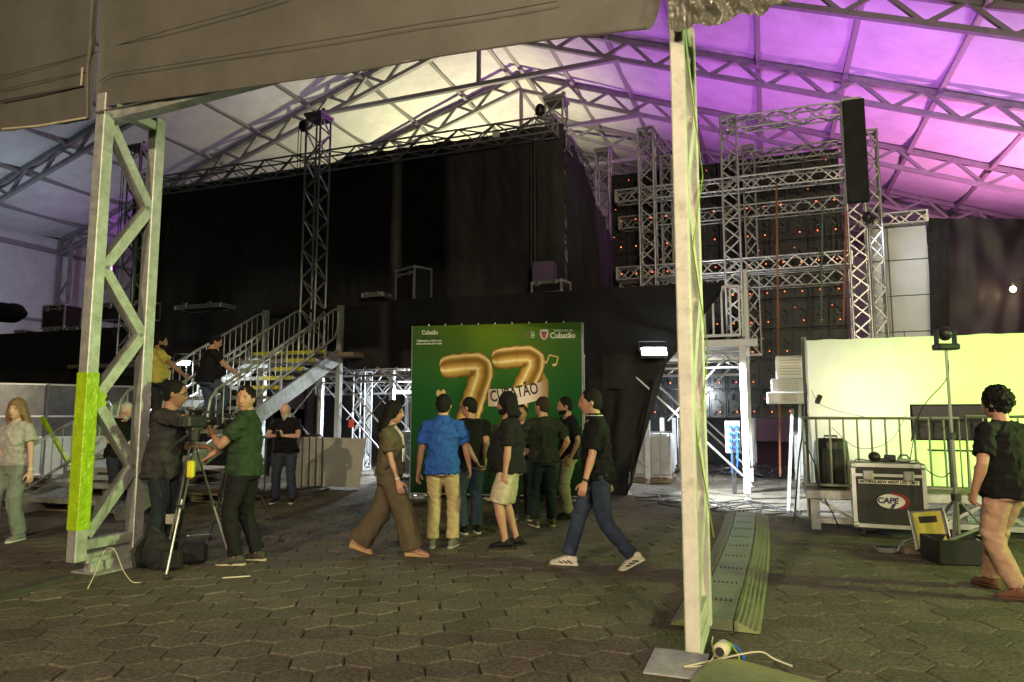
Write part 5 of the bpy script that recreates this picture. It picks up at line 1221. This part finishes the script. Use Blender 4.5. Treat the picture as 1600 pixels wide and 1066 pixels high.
    # hands
    for i in (0, 1):
        sx = (-1, 1)[i]; fd = (lhd, rhd)[i]
        d = (V(fd) if fd else (wr[i] - el[i])).normalized()
        pn = V(palm[i]) if palm and palm[i] else V((-sx, 0, 0)) - Y0 * .2
        pn = (pn - d * pn.dot(d)).normalized(); sd = d.cross(pn).normalized()      # sd: across the palm
        ts = sd if sd.dot(V((0, 1, .3))) > 0 else -sd                             # thumb side
        c = wr[i] + d * .05; cu = curl[i]
        b.loft([(wr[i] - d * .01, .026, .020, sd, pn), (wr[i] + d * .025, .034, .018, sd, pn), (wr[i] + d * .07, .041, .016, sd, pn), (wr[i] + d * .095, .039, .013, sd, pn)], 12)
        for k in range(4):
            off = ts * (.029 - .0195 * k); ln = (.070, .080, .074, .058)[k]; r_ = .0088 if fine else .0095
            p0 = wr[i] + d * .085 + off; a1 = cu * .7; a2 = cu * 1.7; a3 = cu * 2.5
            dd = lambda a: d * math.cos(a) + pn * math.sin(a)
            p1 = p0 + dd(a1) * ln * .45 + off * .10; p2 = p1 + dd(a2) * ln * .32; p3 = p2 + dd(a3) * ln * .26
            b.tube([p0, p1, p2, p3], [r_ * 1.05, r_, r_ * .92, r_ * .75], 7)
        p0 = wr[i] + d * .025 + ts * .022; p1 = p0 + (d * .6 + ts * .75 + pn * .25).normalized() * .04; p2 = p1 + (d * .85 + ts * .35 + pn * (.2 + cu * .5)).normalized() * .034; p3 = p2 + (d * .9 + ts * .05 + pn * (.2 + cu * .6)).normalized() * .025
        b.tube([p0, p1, p2, p3], [.015, .0125, .0105, .008], 8)
    # feet inside the shoes
    FR = []
    for i in (0, 1):
        fr_ = Matrix.Rotation(R(fyaw[i]), 3, 'Z') @ Matrix.Rotation(R(fpitch[i]), 3, 'X'); FR.append(fr_)
        b.tube([ank[i], ank[i] + fr_ @ V((0, .06, -.045)), ank[i] + fr_ @ V((0, .15, -.06))], [.036, .036, .026], 10)
    b.v = [tuple(V(q) * s) for q in b.v]
    me = remesh(b, vox * s, 1); me.materials.clear(); me.materials.append(SK[skin]); body = link('body', me, t, None, True)
    sv = lambda bb: setattr(bb, 'v', [tuple(V(q) * s) for q in bb.v])
    seed = random.uniform(0, 99)
    # ---- shirt
    b = MB(); torso(b, .014, -.06 - long_top if not tuck else .0, hem=.018 if not tuck else 0)
    for i in (0, 1):
        sx = (-1, 1)[i]; ub = .049 * B if not female else .043
        e1 = shs[i].lerp(el[i], min(1, sleeve)); pts = [sh + rt_ @ V((sx * .06, 0, -.022)), shs[i] + Z * .0, shs[i].lerp(el[i], .3), e1]; rr = [.062, .064 * B, ub + .020, ub + .023 + (.012 if female and sleeve < .7 else 0)]
        if sleeve > 1: pts += [el[i].lerp(wr[i], .5), el[i].lerp(wr[i], sleeve - 1)]; rr += [ub + .012, ub + .006]
        b.tube(pts, rr, 14)
    sv(b)
    def fold_shirt(p):
        q = p / s; zz = q.z - pel.z
        a = noise.noise(V((q.x * 6 + q.z * 7, q.y * 6 - q.z * 4, q.z * 9 + seed))) * .016
        a += abs(noise.noise(V((q.x * 14 + seed, q.y * 14, q.z * 3)))) * .016 * max(0, 1 - zz / .4)
        a += max(0, noise.noise(V((q.x * 5 - q.z * 9, q.y * 7 + seed, q.z * 15)))) * .018
        a += (.5 - abs(noise.noise(V((q.x * 9 + q.z * 5, q.y * 9, q.z * 11 - q.x * 8 + seed))))) ** 3 * .13 - .006
        return max(-.003, a + .002 + noise.noise(V((q.x * 16, q.y * 16, q.z * 22 + seed))) * .003) * fold * s
    tm = cloth(top) if not isinstance(top, bpy.types.Material) else top
    me = remesh(b, .0115 * s, 1, fold_shirt); me.materials.clear(); me.materials.append(tm); shirt = link('shirt', me, t, None, True)
    if collar:
        b = MB(); c0 = nk + V((0, .0, -.012)); n_ = 20; vs = []
        c0 = nk + Z * .0; secs = [(c0 - Z * .03, .102, .092, X, Y), (c0 + Z * .022 - Y * .006, .082, .077, X, Y), (c0 + Z * .028 - Y * .006, .074, .070, X, Y), (c0 - Z * .01, .066, .060, X, Y)]
        b.loft(secs, 22, False); sv(b); b.build('collar', tm, shirt, True, True)
        if collar == 'striped':
            b = MB(); b.loft([(c0 + Z * .002 - Y * .004, .0915, .085, X, Y), (c0 + Z * .010 - Y * .005, .0885, .0825, X, Y)], 22, False); sv(b); b.build('collar_stripe', cloth((.5, .5, .46)), shirt, True, True)
    # ---- trousers
    b = MB(); hipw, hipd = (.165, .115) if not female else (.172, .122)
    b.loft([(pel + V((0, 0, -.11)), hipw * B + .008, hipd * B + .012, X0, Y0), (pel, hipw * B + .012, hipd * B + .012 + belly * .2, X0, Y0), (pel + V((0, belly * .3, .08)), .150 * B + .004 + belly * .1, .106 * B + .004 + belly * .35, X0, Y0)], 22)
    for i in (0, 1):
        th = .084 * B if not female else .086
        if shorts:
            b.tube([hips[i] + V((0, 0, .03)), hips[i].lerp(kn[i], .35), hips[i].lerp(kn[i], .75), kn[i] + V((0, 0, .0))], [th + .016, th + .024, th + .026, th + .024], 16)
        else:
            bot = ank[i] + (kn[i] - ank[i]).normalized() * .015
            b.tube([hips[i] + V((0, 0, .03)), hips[i].lerp(kn[i], .35), kn[i].lerp(hips[i], .12), kn[i].lerp(bot, .15), kn[i].lerp(bot, .6), bot.lerp(kn[i], .10), bot],
                   [th + .014, th + .012 + wide * .3, th * .82 + .010 + wide * .6, th * .76 + .014 + wide * .7, th * .68 + .014 + wide * .9, th * .64 + .016 + wide, th * .66 + .016 + wide], 16)
    sv(b)
    def fold_leg(p):
        q = p / s; low = max(0, 1 - abs(q.z - .16) / .2) * .6 + max(0, 1 - abs(q.z - .5) / .14) * .6 + max(0, 1 - abs(q.z - .85) / .12) * .5
        a = noise.noise(V((q.x * 12 + q.z * 12, q.y * 12 - q.z * 6, q.z * 17 + seed))) * .015 * (.4 + low)
        if wide: a = abs(noise.noise(V((q.x * 16 + seed, q.y * 16, q.z * 2)))) * .02 * min(1, max(0, 1.0 - q.z)) - .004
        return (a + noise.noise(V((q.x * 5 + seed, q.y * 5, q.z * 4))) * .006) * s
    bmt = cloth(bottom) if not isinstance(bottom, bpy.types.Material) else bottom
    me = remesh(b, .0115 * s, 1, fold_leg); me.materials.clear(); me.materials.append(bmt); link('shorts' if shorts else 'trousers', me, t, None, True)
    # ---- belt
    if not female and not tuck:
        pass
    # ---- shoes
    for i in (0, 1):
        fr_ = FR[i]; A = ank[i]
        def FPt(x, y, z): return A + fr_ @ V((x, y, z - .085))
        lift = .035 if heels else 0
        b = MB(); b.loft([(FPt(0, y, zc + lift * max(0, 1 - (y + .08) / .22)), w2, h2, fr_ @ X0, fr_ @ V((0, 0, 1))) for y, zc, w2, h2 in ((-.085, .05, .022, .030), (-.07, .055, .036, .043), (-.01, .062, .040, .050), (.05, .052, .043, .040), (.11, .040, .047, .028), (.155, .034, .042, .021), (.182, .030, .022, .012))], 14)
        b.tube([FPt(0, -.02, .06 + lift), FPt(0, -.015, .105)], [.042, .040], 12)
        sv(b); me = remesh(b, .008 * s, 1); me.materials.clear(); me.materials.append(cloth(shoes, .6) if not heels else SK[skin]); sh_o = link('shoe', me, t, None, True)
        b = MB(); zt_ = .024
        prof = [(-.092, .024), (-.07, .037), (-.01, .040), (.05, .044), (.11, .048), (.155, .044), (.188, .022)]
        if heels:
            b.loft([(FPt(0, y, .012 + .03 * max(0, 1 - (y + .08) / .2)), w2 * .9, .014 + .028 * max(0, 1 - (y + .08) / .2), fr_ @ X0, fr_ @ V((0, 0, 1))) for y, w2 in prof], 12)
        else: b.loft([(FPt(0, y, zt_ / 2 + .001), w2 + .002, zt_ / 2 + .003, fr_ @ X0, fr_ @ V((0, 0, 1))) for y, w2 in prof], 12)
        sv(b); b.build('sole', cloth(sole, .7), sh_o, True, True)
        if heels:
            b = MB()
            for q in range(3): b.tube([FPt(-.045, -.03 + .05 * q, .07 + .02 * (2 - q)), FPt(0, .0 + .05 * q, .098 - .02 * q), FPt(.045, -.03 + .05 * q, .07 + .02 * (2 - q))], .008, 6)
            sv(b); b.build('strap', cloth((.14, .08, .04), .6), sh_o, True, True)
        elif max(shoes) > .3:
            b = MB()
            for sx in (-1, 1):
                for q in range(3): b.tube([FPt(sx * .044, -.03 + .045 * q, .028), FPt(sx * .044, .02 + .04 * q, .058 - .006 * q)], .007, 5)
            sv(b); so_ = b.build('shoe_stripe', cloth((.05, .04, .04), .6), sh_o, True, True); so_['kind'] = 'stuff'
    # ---- hair, beard, face
    hcol, style = hair
    if style != 'bald':
        b = MB(); mt_ = HAIR[hcol]
        gr = .006 if style in ('short', 'crop') else .016
        b.ell(HP(0, -.016, .024), ((.0785 + gr * .8) * hs, (.094 + gr * .5) * hs, (.1 + gr) * hs), HR, 22, 16)
        b.ell(HP(0, -.040, -.012), ((.066 + gr * .6) * hs, (.066 + gr * .5) * hs, (.072 + gr) * hs), HR, 18, 12)
        if style in ('long', 'shoulder', 'bob'):
            ln = {'long': .36, 'shoulder': .24, 'bob': .15}[style]
            for k in range(9):
                a = R(105 + 150 * k / 8) if style != 'long' else R(85 + 190 * k / 8)
                x, y = .082 * math.sin(a) if False else .08 * math.cos(a - R(90)), -.09 * math.sin(a - R(90)) if False else .085 * math.sin(a - R(90)) * -1
                x = .082 * math.sin(a); y = .085 * math.cos(a)
                p0 = HP(x * .9, y - .012, .03); p1 = HP(x * 1.12, y * 1.05 - .014, -.05)
                p2 = nk + HR @ V((x * 1.25, y * 1.1 - .02, .0)) * hs; p3 = p2 + V((0, -.012, -ln + .17 + random.uniform(-.02, .02)))
                b.tube([p0, p1, p2, p3], [.026, .032, .032, .016], 9)
        if style == 'curly':
            for k in range(150):
                zz = random.uniform(-.35, 1); a = random.uniform(0, 6.28); rr = math.sqrt(max(0, 1 - zz * zz))
                if rr * math.cos(a) > (-.1 if zz < .1 else .45) and zz < .5: continue
                b.ell(HP(.088 * rr * math.sin(a), -.018 + .102 * rr * math.cos(a), .02 + .112 * zz), (.02, .02, .02), None, 7, 5)
        sv(b); me = remesh(b, .008 * s, 1, lambda p: noise.noise(p * 55 / s) * (.005 if style != 'curly' else .016) + abs(noise.noise(V((p.x * 70, p.y * 70, p.z * 12)))) * (.008 if style in ('long', 'shoulder', 'bob') else .002))
        me.materials.clear(); me.materials.append(mt_); link('hair', me, t, None, True)
    if beard:
        b = MB(); b.loft([(HP(0, .012, -.050), .066 * hs, .068 * hs, HR @ X0, HR @ Y0), (HP(0, .020, -.075), .061 * hs, .070 * hs, HR @ X0, HR @ Y0), (HP(0, .024, -.10), .050 * hs, .062 * hs, HR @ X0, HR @ Y0), (HP(0, .026, -.118), .03 * hs, .045 * hs, HR @ X0, HR @ Y0)], 18)
        sv(b); me = remesh(b, .007 * s, 1, lambda p: noise.noise(p * 60) * .003); me.materials.clear(); me.materials.append(HAIR[beard]); link('beard', me, t, None, True)
    for sx in (-1, 1):
        b = MB(); b.ell(HP(sx * .031, .0745, .004), (.0115, .006, .0055), HR, 10, 6); sv(b); b.build('eye', 'eye', body, True, True)
        b = MB(); b.tube([HP(sx * .015, .087, .021), HP(sx * .03, .087, .026), HP(sx * .046, .076, .021)], [.003, .0042, .002], 6); sv(b); b.build('eyebrow', HAIR['stubble' if hcol != 'white' else 'white'], body, True, True)
    b = MB(); b.ell(HP(0, .091, -.064), (.022, .005, .0065), HR, 12, 6); sv(b); b.build('lips', 'lip', body, True, True)
    if glasses:
        b = MB()
        for sx in (-1, 1):
            b.tube([HP(sx * .033 + .024 * math.cos(a), .094, .003 + .017 * math.sin(a)) for a in [R(30 * k) for k in range(13)]], .0026, 5)
            b.tube([HP(sx * .057, .092, .006), HP(sx * .078, .05, .006), HP(sx * .080, -.01, .004)], .0026, 5)
        b.tube([HP(-.010, .096, .004), HP(.010, .096, .004)], .0026, 5); sv(b); b.build('glasses', 'lens', t, True, True)
    info = dict(root=t, s=s, wr=wr, el=el, pel=pel, nk=nk, shs=shs, kn=kn, hc=hc, X=X, Y=Y, HP=HP, shirt=shirt, body=body, sv=sv,
                world=lambda q: V((at.x, at.y, z0)) + Matrix.Rotation(yaw, 3, 'Z') @ (V(q) * s))
    return info
def strap_on(I, pts, r, m_, name, parent=None):
    b = MB(); b.tube(pts, r, 6); I['sv'](b); return b.build(name, m_, parent or I['root'], True, True)
def watch(I, i, m_='ink'):
    w_, e_ = I['wr'][i], I['el'][i]; d = (e_ - w_).normalized(); x = d.orthogonal().normalized(); y = d.cross(x)
    b = MB(); b.loft([(w_ + d * .012, .031, .028, x, y), (w_ + d * .034, .032, .029, x, y)], 14); I['sv'](b); b.build('watch', m_, I['root'], True, True)

BLK = (.006, .006, .0065); JEAN = (.045, .065, .11); DJEAN = (.02, .026, .04); KHA = (.30, .245, .145)
def G(px, py): return PZ(px, py, 0.0)

# woman at the left edge
I = person('smiling woman in pale grey t-shirt and light jeans at the left edge', G(14, 846), (-.25, -1), 1.70, lf=(-.09, -.05, .085), rf=(.10, .18, .085), rh=(.25, .02, .80), lh=(-.28, .02, .82), head=(18, 0), skin='fair',
           hair=('light', 'long'), top=(.34, .34, .31), bottom=(.16, .19, .16), shoes=(.2, .2, .19), female=True, sleeve=.55, tuck=True, curl=(.5, .5), wide=.01)
watch(I, 0, 'string')
# white haired man behind the column
I = person('white-haired man in black looking down behind the left entrance column', PD(178, 800, 11.2) * 1 - EZ * PD(178, 800, 11.2).z, (1, -.45), 1.72, head=(0, -28), lean=(0, .06), skin='fair', hair=('white', 'crop'), lh=(-.12, .34, 1.10), rh=(.12, .34, 1.08),
           lel=(-.6, -.6, -.3), rel=(.6, -.6, -.3), top=BLK, bottom=DJEAN, belly=.05, fine=False, beard='white')
# cameraman with glasses, arm over the camera
cm = G(243, 880)
I = person('bespectacled cameraman in charcoal shirt resting an arm on a tripod camera', cm, (1, .12), 1.86, lf=(-.10, .08, .085), rf=(.12, -.06, .085), rh=(.04, .42, 1.30), rel=(.9, -.3, .35), lh=(-.12, .34, 1.10), head=(4, -6), lean=(0, .05), skin='brown',
           hair=('black', 'crop'), glasses=True, top=(.030, .030, .030), bottom=(.014, .018, .025), shoes=BLK, sole=(.03, .03, .03), belly=.035, build_=1.06, sleeve=.75, long_top=.05, curl=(.5, .6), palm=((0, 0, -1), (0, 0, -1)), rhd=(-.1, 1, -.45))
# camera operator in green
op = G(378, 880)
I = person('camera operator in dark green polo shirt turning his head to us', op, (-1, -.05), 1.80, lf=(-.12, .02, .085), rf=(.10, -.12, .085), lh=(-.04, .34, 1.28), lel=(-.7, -.2, -1), rh=(.10, .56, .92), rel=(.3, -.6, -.6), head=(84, 0), skin='tan',
           hair=('black', 'crop'), top=(.022, .042, .02), bottom=(.009, .009, .010), shoes=(.05, .045, .04), sole=(.42, .36, .26), belly=.03, build_=1.05, collar=True, curl=(1.1, .7), palm=((1, 0, .2), (0, 0, -1)), fyaw=(0, -12))
# two men on the stairs
def on_stairs(v): return max(0, int((v - SV0) / (SV1 - SV0) * 14 + .5)) * SZ / 14
v1 = 9.75; q = W(-10.35, v1)
q = PV(243, 600, v1); q = V((q.x, q.y, 0))
I = person('man in yellow shirt climbing the stairs', q, (.8, .65), 1.76, z0=on_stairs(v1), lf=(-.10, 0, .085), rf=(.10, .22, .29), rh=(.30, .40, 1.02), rel=(.6, -.5, -.6), head=(-18, -5), skin='olive', hair=('black', 'crop'), beard='black',
           top=(.62, .50, .13), bottom=(.03, .03, .035), belly=.06, build_=1.2, fine=False)
v1 = 10.0; q = PV(322, 600, v1); q = V((q.x, q.y, 0))
I = person('man in black t-shirt on the stairs holding the rail', q, (.85, .55), 1.76, z0=on_stairs(v1), lf=(-.10, 0, .085), rf=(.10, .2, .29), rh=(.22, .48, 1.02), rel=(.5, -.6, -.6), head=(-12, -16), lean=(0, .06), skin='tan', hair=('black', 'crop'), glasses=True,
           top=BLK, bottom=JEAN, belly=.07, build_=1.2, fine=False)
# bald man with phone
I = person('bald white-bearded man in black looking at his phone', G(445, 786), (-.05, -1), 1.74, lf=(-.14, 0, .085), rf=(.15, .03, .085), lh=(-.05, .33, 1.17), rh=(.06, .33, 1.17), lel=(-1, -.3, -.4), rel=(1, -.3, -.4), head=(0, -24), lean=(0, .04), skin='fair',
           hair=('white', 'bald'), beard='white', top=BLK, bottom=(.03, .04, .06), belly=.06, build_=1.06, fine=False, curl=(1.0, 1.0), palm=((.6, 0, .6), (-.6, 0, .6)), lhd=(.5, .6, .3), rhd=(-.5, .6, .3))
p = I['world'](V((0, .42, 1.20))); tag(MB().bbox(p, (.078, .012, .15), .004, Matrix.Rotation(R(40), 3, 'X')).build('phone', 'blackplastic'), 'phone in the hands of the bald bearded man', 'phone')
# walking woman
I = person('dark-haired woman in olive wide trousers and blouse walking right', G(606, 868), (1, -.08), 1.69, lf=(-.07, -.36, .12), rf=(.07, .30, .085), rh=(.24, .17, .80), rel=(.4, -1, 0), lh=(-.2, -.1, .80), head=(0, -2), skin='tan', hair=('black', 'shoulder'),
           top=(.085, .068, .042), bottom=(.085, .066, .04), shoes=(.3, .2, .1), sole=(.42, .28, .14), female=True, wide=.065, sleeve=.72, heels=True, belly=.02, fpitch=(-14, 0), tuck=True, curl=(.4, .4), fyaw=(0, 0), build_=1.02)
nk, pel = I['nk'], I['pel']
strap_on(I, [nk + V((-.10, .0, -.02)), nk + V((-.03, .125, -.10)), nk + V((.05, .165, -.26)), pel + V((.14, .12, .20)), pel + V((.19, .0, .06))], .012, 'ink', 'bag_strap')
strap_on(I, [nk + V((.06, .06, -.02)), nk + V((.05, .14, -.12)), nk + V((.02, .16, -.28))], .02, cloth((.42, .40, .36)), 'lanyard')
b = MB(); b.bbox(nk + V((.06, .165, -.34)), (.10, .012, .15), .004); I['sv'](b); b.build('badge', 'white', I['root'], False, True)
watch(I, 1, 'string')
# man in blue polo
I = person('man in bright blue polo shirt and khaki trousers seen from behind', G(690, 856), (.12, 1), 1.74, lf=(-.11, .0, .085), rf=(.12, .03, .085), lh=(-.30, .02, .80), rh=(.28, .22, .90), rel=(.8, -.6, 0), skin='tan', hair=('black', 'crop'), top=(.018, .075, .30), bottom=(.36, .285, .15), shoes=(.12, .12, .10), sole=(.3, .3, .27), collar=True, belly=.03, build_=1.06, sleeve=.7, long_top=.03)
# black tee, hands behind the back
I = person('man with glasses in black t-shirt, hands clasped behind his back', G(735, 834), (-.42, 1), 1.73, lh=(.02, -.25, .88), rh=(.10, -.25, .90), lel=(-1, -.5, 0), rel=(1, -.5, 0), head=(48, -4), skin='olive', hair=('black', 'short'), glasses=True, top=BLK, bottom=(.03, .045, .08), shoes=BLK, sole=(.5, .5, .46), belly=.05, build_=1.08, curl=(.9, .9), fyaw=(12, -12))
# woman behind with white sneakers
I = person('long-haired woman in dark clothes and white trainers in front of the banner', G(772, 781), (-.9, -.25), 1.66, skin='fair', hair=('brown', 'long'), top=(.05, .04, .04), bottom=(.016, .016, .018), shoes=(.5, .5, .48), female=True, fine=False, lh=(-.15, .30, 1.12), rh=(.15, .30, 1.10), sleeve=1.7, lel=(-.5, -.5, -.6), rel=(.5, -.5, -.6))
# shorts man
I = person('long-haired bearded man in black t-shirt and beige shorts', G(797, 855), (-1, .12), 1.76, lf=(-.11, .04, .085), rf=(.12, -.06, .085), lh=(-.215, .03, .845), lel=(-.5, -1, 0), rh=(.22, .05, .84), head=(-6, 0), skin='tan', hair=('black', 'bob'), beard='black', top=(.010, .010, .010), bottom=(.40, .345, .25), shoes=BLK, sole=(.02, .02, .02),
           shorts=True, belly=.085, build_=1.10, sleeve=.78, fyaw=(0, 6), curl=(.5, .5), long_top=.02)
# woman facing us with lanyard
I = person('woman with tied hair and lanyard facing us among the group', G(816, 812), (-.1, -1), 1.66, skin='tan', hair=('black', 'crop'), top=(.03, .04, .07), bottom=(.02, .02, .025), shoes=(.1, .09, .08), sole=(.4, .4, .38), female=True, fine=False, lh=(-.12, .28, 1.05), rh=(.12, .28, 1.05), lel=(-1, -.2, -.4), rel=(1, -.2, -.4))
strap_on(I, [I['nk'] + V((-.06, .05, -.03)), I['nk'] + V((-.03, .135, -.16)), I['nk'] + V((0, .15, -.30)), I['nk'] + V((.03, .135, -.16)), I['nk'] + V((.06, .05, -.03))], .009, cloth((.35, .37, .42)), 'lanyard')
# dark green tee man from behind
I = person('man in faded dark green t-shirt and black trousers, back to us', G(850, 823), (-.22, 1), 1.75, lf=(-.12, .0, .085), rf=(.12, .02, .085), lh=(-.20, .24, 1.02), lel=(-1, -.4, -.2), rh=(.27, .16, .95), rel=(.8, -.5, 0), head=(38, 0), skin='tan', hair=('stubble', 'crop'), top=(.018, .021, .015), bottom=(.008, .015, .017), shoes=(.10, .06, .05), sole=(.5, .42, .3), belly=.04, build_=1.08, sleeve=.7)
p = I['world'](V((-.23, .30, 1.10))); tag(MB().bbox(p, (.015, .21, .29), .002, Matrix.Rotation(R(12), 3, 'Z')).build('paper_sheet', 'white'), 'white paper held by the man in faded green t-shirt', 'paper')
# khaki trousers man
I = person('bearded man in black t-shirt and khaki trousers, hand in pocket', G(889, 810), (-1, -.35), 1.77, lf=(-.11, .05, .085), rf=(.11, -.06, .085), lh=(-.22, .06, .88), lel=(-.5, -1, 0), head=(-12, -4), skin='olive', hair=('black', 'short'), beard='black', top=BLK, bottom=(.30, .29, .18), shoes=BLK, sole=(.02, .02, .02), fine=False, sleeve=.72)
# walking man with jeans
I = person('man in black polo shirt, blue jeans and white trainers striding left', G(938, 887), (-1, .06), 1.80, lf=(-.08, -.30, .125), rf=(.08, .30, .085), lh=(-.25, .16, .80), lel=(-.4, -1, 0), rh=(.24, -.10, .82), head=(0, -3), lean=(0, .03), skin='tan', hair=('black', 'short'), top=(.007, .007, .007), bottom=(.03, .042, .075), shoes=(.55, .52, .45), sole=(.6, .56, .48), collar='striped', belly=.02, sleeve=.8, fpitch=(-28, 2), fyaw=(0, 0), curl=(.5, .5))
watch(I, 0)
# man at the right edge
I = person('curly-haired man in black t-shirt and dusty pink trousers walking away', G(1586, 932), (-.38, 1), 1.76, lf=(-.10, -.10, .085), rf=(.12, .28, .085), lh=(-.31, .06, .86), lel=(-.7, -.8, 0), rh=(.30, -.02, .84), head=(10, 0), skin='tan', hair=('black', 'curly'), top=BLK, bottom=(.38, .235, .165), shoes=(.16, .08, .05), sole=(.12, .06, .04), belly=.05, build_=1.14, sleeve=.74, curl=(1.0, .7), long_top=.03, fpitch=(-6, 0))

# ------------------------------------------------------------------ tripods, cameras and bags
def tripod(label, base, top_z, spread_, rot0, m_='blackplastic', chrome=False):
    t = thing('tripod', label, 'tripod', base); base = V(base)
    hub = base + EZ * (top_z - .10)
    b = MB(); b.tube([hub, hub + EZ * .10], [.05, .06], 12); b.build('bowl', m_, t)
    for k in range(3):
        a = R(rot0 + 120 * k); f = base + V((math.cos(a), math.sin(a), 0)) * spread_; mid = hub.lerp(f, .52)
        b = MB(); x = (f - hub).cross(EZ).normalized() * .02
        for sx in (-1, 1): b.tube([hub + x * sx * 1.4, mid + x * sx], .011, 6)
        b.bar(hub.lerp(f, .5) - x * 1.4, hub.lerp(f, .5) + x * 1.4, .03, .05); lg = b.build('leg', m_, t)
        b = MB(); b.tube([mid - (f - hub).normalized() * .1, f + EZ * .03], .012, 8); b.build('leg_tube', 'chrome' if chrome else m_, lg)
        b = MB(); b.ell(f + EZ * .025, (.035, .035, .025)); b.build('foot', 'rubber', t, True)
        barobj('spreader', base + EZ * .32, f.lerp(hub, .26), .016, .016, m_, t)
    return t
def camcorder(label, p, d, scale=1.0, shoulder=True):
    d = V((d[0], d[1], 0)).normalized(); x = V((d.y, -d.x, 0)); m3 = Matrix((x, d, EZ)).transposed() * scale; r3_ = Matrix((x, d, EZ)).transposed(); p = V(p)
    t = thing('video_camera', label, 'video camera', p); P = lambda a, c, e_: p + m3 @ V((a, c, e_)); k = scale
    b = MB(); b.bbox(P(0, 0, .09), (.11 * k, .28 * k, .14 * k), .015, r3_); b.build('body', 'blackplastic', t)
    b = MB(); b.tube([P(0, .14, .09), P(0, .20, .09), P(0, .28, .09), P(0, .29, .09)], [.045 * k, .045 * k, .055 * k, .06 * k], 14); b.build('lens', 'blackplastic', t, True)
    b = MB(); b.bbox(P(0, .33, .09), (.13 * k, .08 * k, .10 * k), .01, r3_); b.build('lens_hood', 'rubber', t)
    b = MB(); b.tube([P(0, -.12, .16), P(0, -.12, .22), P(0, .12, .22), P(0, .12, .16)], .014 * k, 8); b.build('top_handle', 'blackplastic', t)
    b = MB(); b.bbox(P(-.09, .08, .19), (.08 * k, .12 * k, .06 * k), .01, r3_); b.build('viewfinder', 'blackplastic', t)
    b = MB(); b.tube([P(.07, .05, .20), P(.07, .26, .20)], .014 * k, 8); b.build('microphone', 'rubber', t, True)
    b = MB(); b.bbox(P(0, -.17, .09), (.09 * k, .07 * k, .12 * k), .008, r3_); b.build('battery', 'rubber', t)
    b = MB(); b.bbox(P(0, 0, .0), (.12 * k, .16 * k, .05 * k), .008, r3_); b.build('mount_plate', 'darksteel', t)
    return t
t1 = PZ(293, 891); t1.z = 0
tripod('chrome-legged camera tripod beside the bespectacled cameraman', t1, 1.36, .40, 268, chrome=True)
camcorder('black video camera on the chrome-legged tripod', t1 + EZ * 1.37, (.35, .95), .85)
b = MB(); b.tube([t1 + EZ * 1.36, t1 + V((-.12, -.30, 1.18))], .012, 7); tag(b.build('pan_handle', 'blackplastic'), 'black pan handle of the chrome-legged tripod', 'handle')
b = MB(); b.bbox(t1 + V((.03, -.1, .98)), (.07, .06, .17), .015); tag(b.build('yellow_pouch', 'yellow'), 'yellow strapped pouch hanging in the chrome-legged tripod', 'pouch')
t2 = PZ(362, 852); t2.z = 0
tripod('black camera tripod held by the operator in green', t2, 1.30, .55, 20)
camcorder('black shoulder video camera in front of the operator in green', t2 + EZ * 1.33, (-.62, .8), .9)
b = MB(); b.tube([t2 + EZ * 1.30, t2 + V((-.22, -.22, 1.02))], .012, 7); tag(b.build('pan_handle', 'blackplastic'), 'black pan handle by the operator in green', 'handle')
bq = PZ(236, 888); bp_ = thing('backpack', 'lumpy black camera backpack on the paving by the tripod', 'bag', bq)
b = MB(); b.ell(bq + V((0, .05, .17)), (.17, .13, .19)); b.ell(bq + V((.06, -.05, .10)), (.12, .07, .11)); b.ell(bq + V((-.1, .02, .08)), (.1, .1, .09))
me = remesh(b, .014, 1, lambda p: noise.noise(p * 14) * .02); me.materials.append(M['blackcloth']); link('bag_body', me, bp_)
b = MB(); b.tube([bq + V((-.06, -.06, .32)), bq + V((-.1, -.18, .2)), bq + V((-.08, -.16, .05))], .016, 6); b.tube([bq + V((.02, 0, .34)), bq + V((0, .0, .40)), bq + V((.08, 0, .34))], .012, 6); b.build('strap', 'rubber', bp_)
for k, (x, y, sz, lab) in enumerate(((268, 890, (.20, .16, .18), 'small black gear bag between backpack and tripod foot'), (302, 880, (.26, .14, .20), 'black box of camera gear under the chrome-legged tripod'))):
    c = PZ(x, y); tag(MB().bbox(c + EZ * (sz[2] / 2 + .003), sz, .03, Matrix.Rotation(R(20), 3, 'Z')).build('gear_bag', 'blackcloth'), lab, 'bag')
c = PZ(266, 884) + EZ * .46; tag(MB().bbox(c, (.13, .06, .10), .01).build('panel_lamp', mat('small_led_panel', (.25, .24, .2), .5, 0, .6, 60)), 'small dotted lamp panel standing by the black gear', 'lamp')
barobj_ = MB(); barobj_.bar(PZ(266, 880), c, .03, .03); tag(barobj_.build('panel_stand', 'blackplastic'), 'short black stand of the small light panel', 'stand')
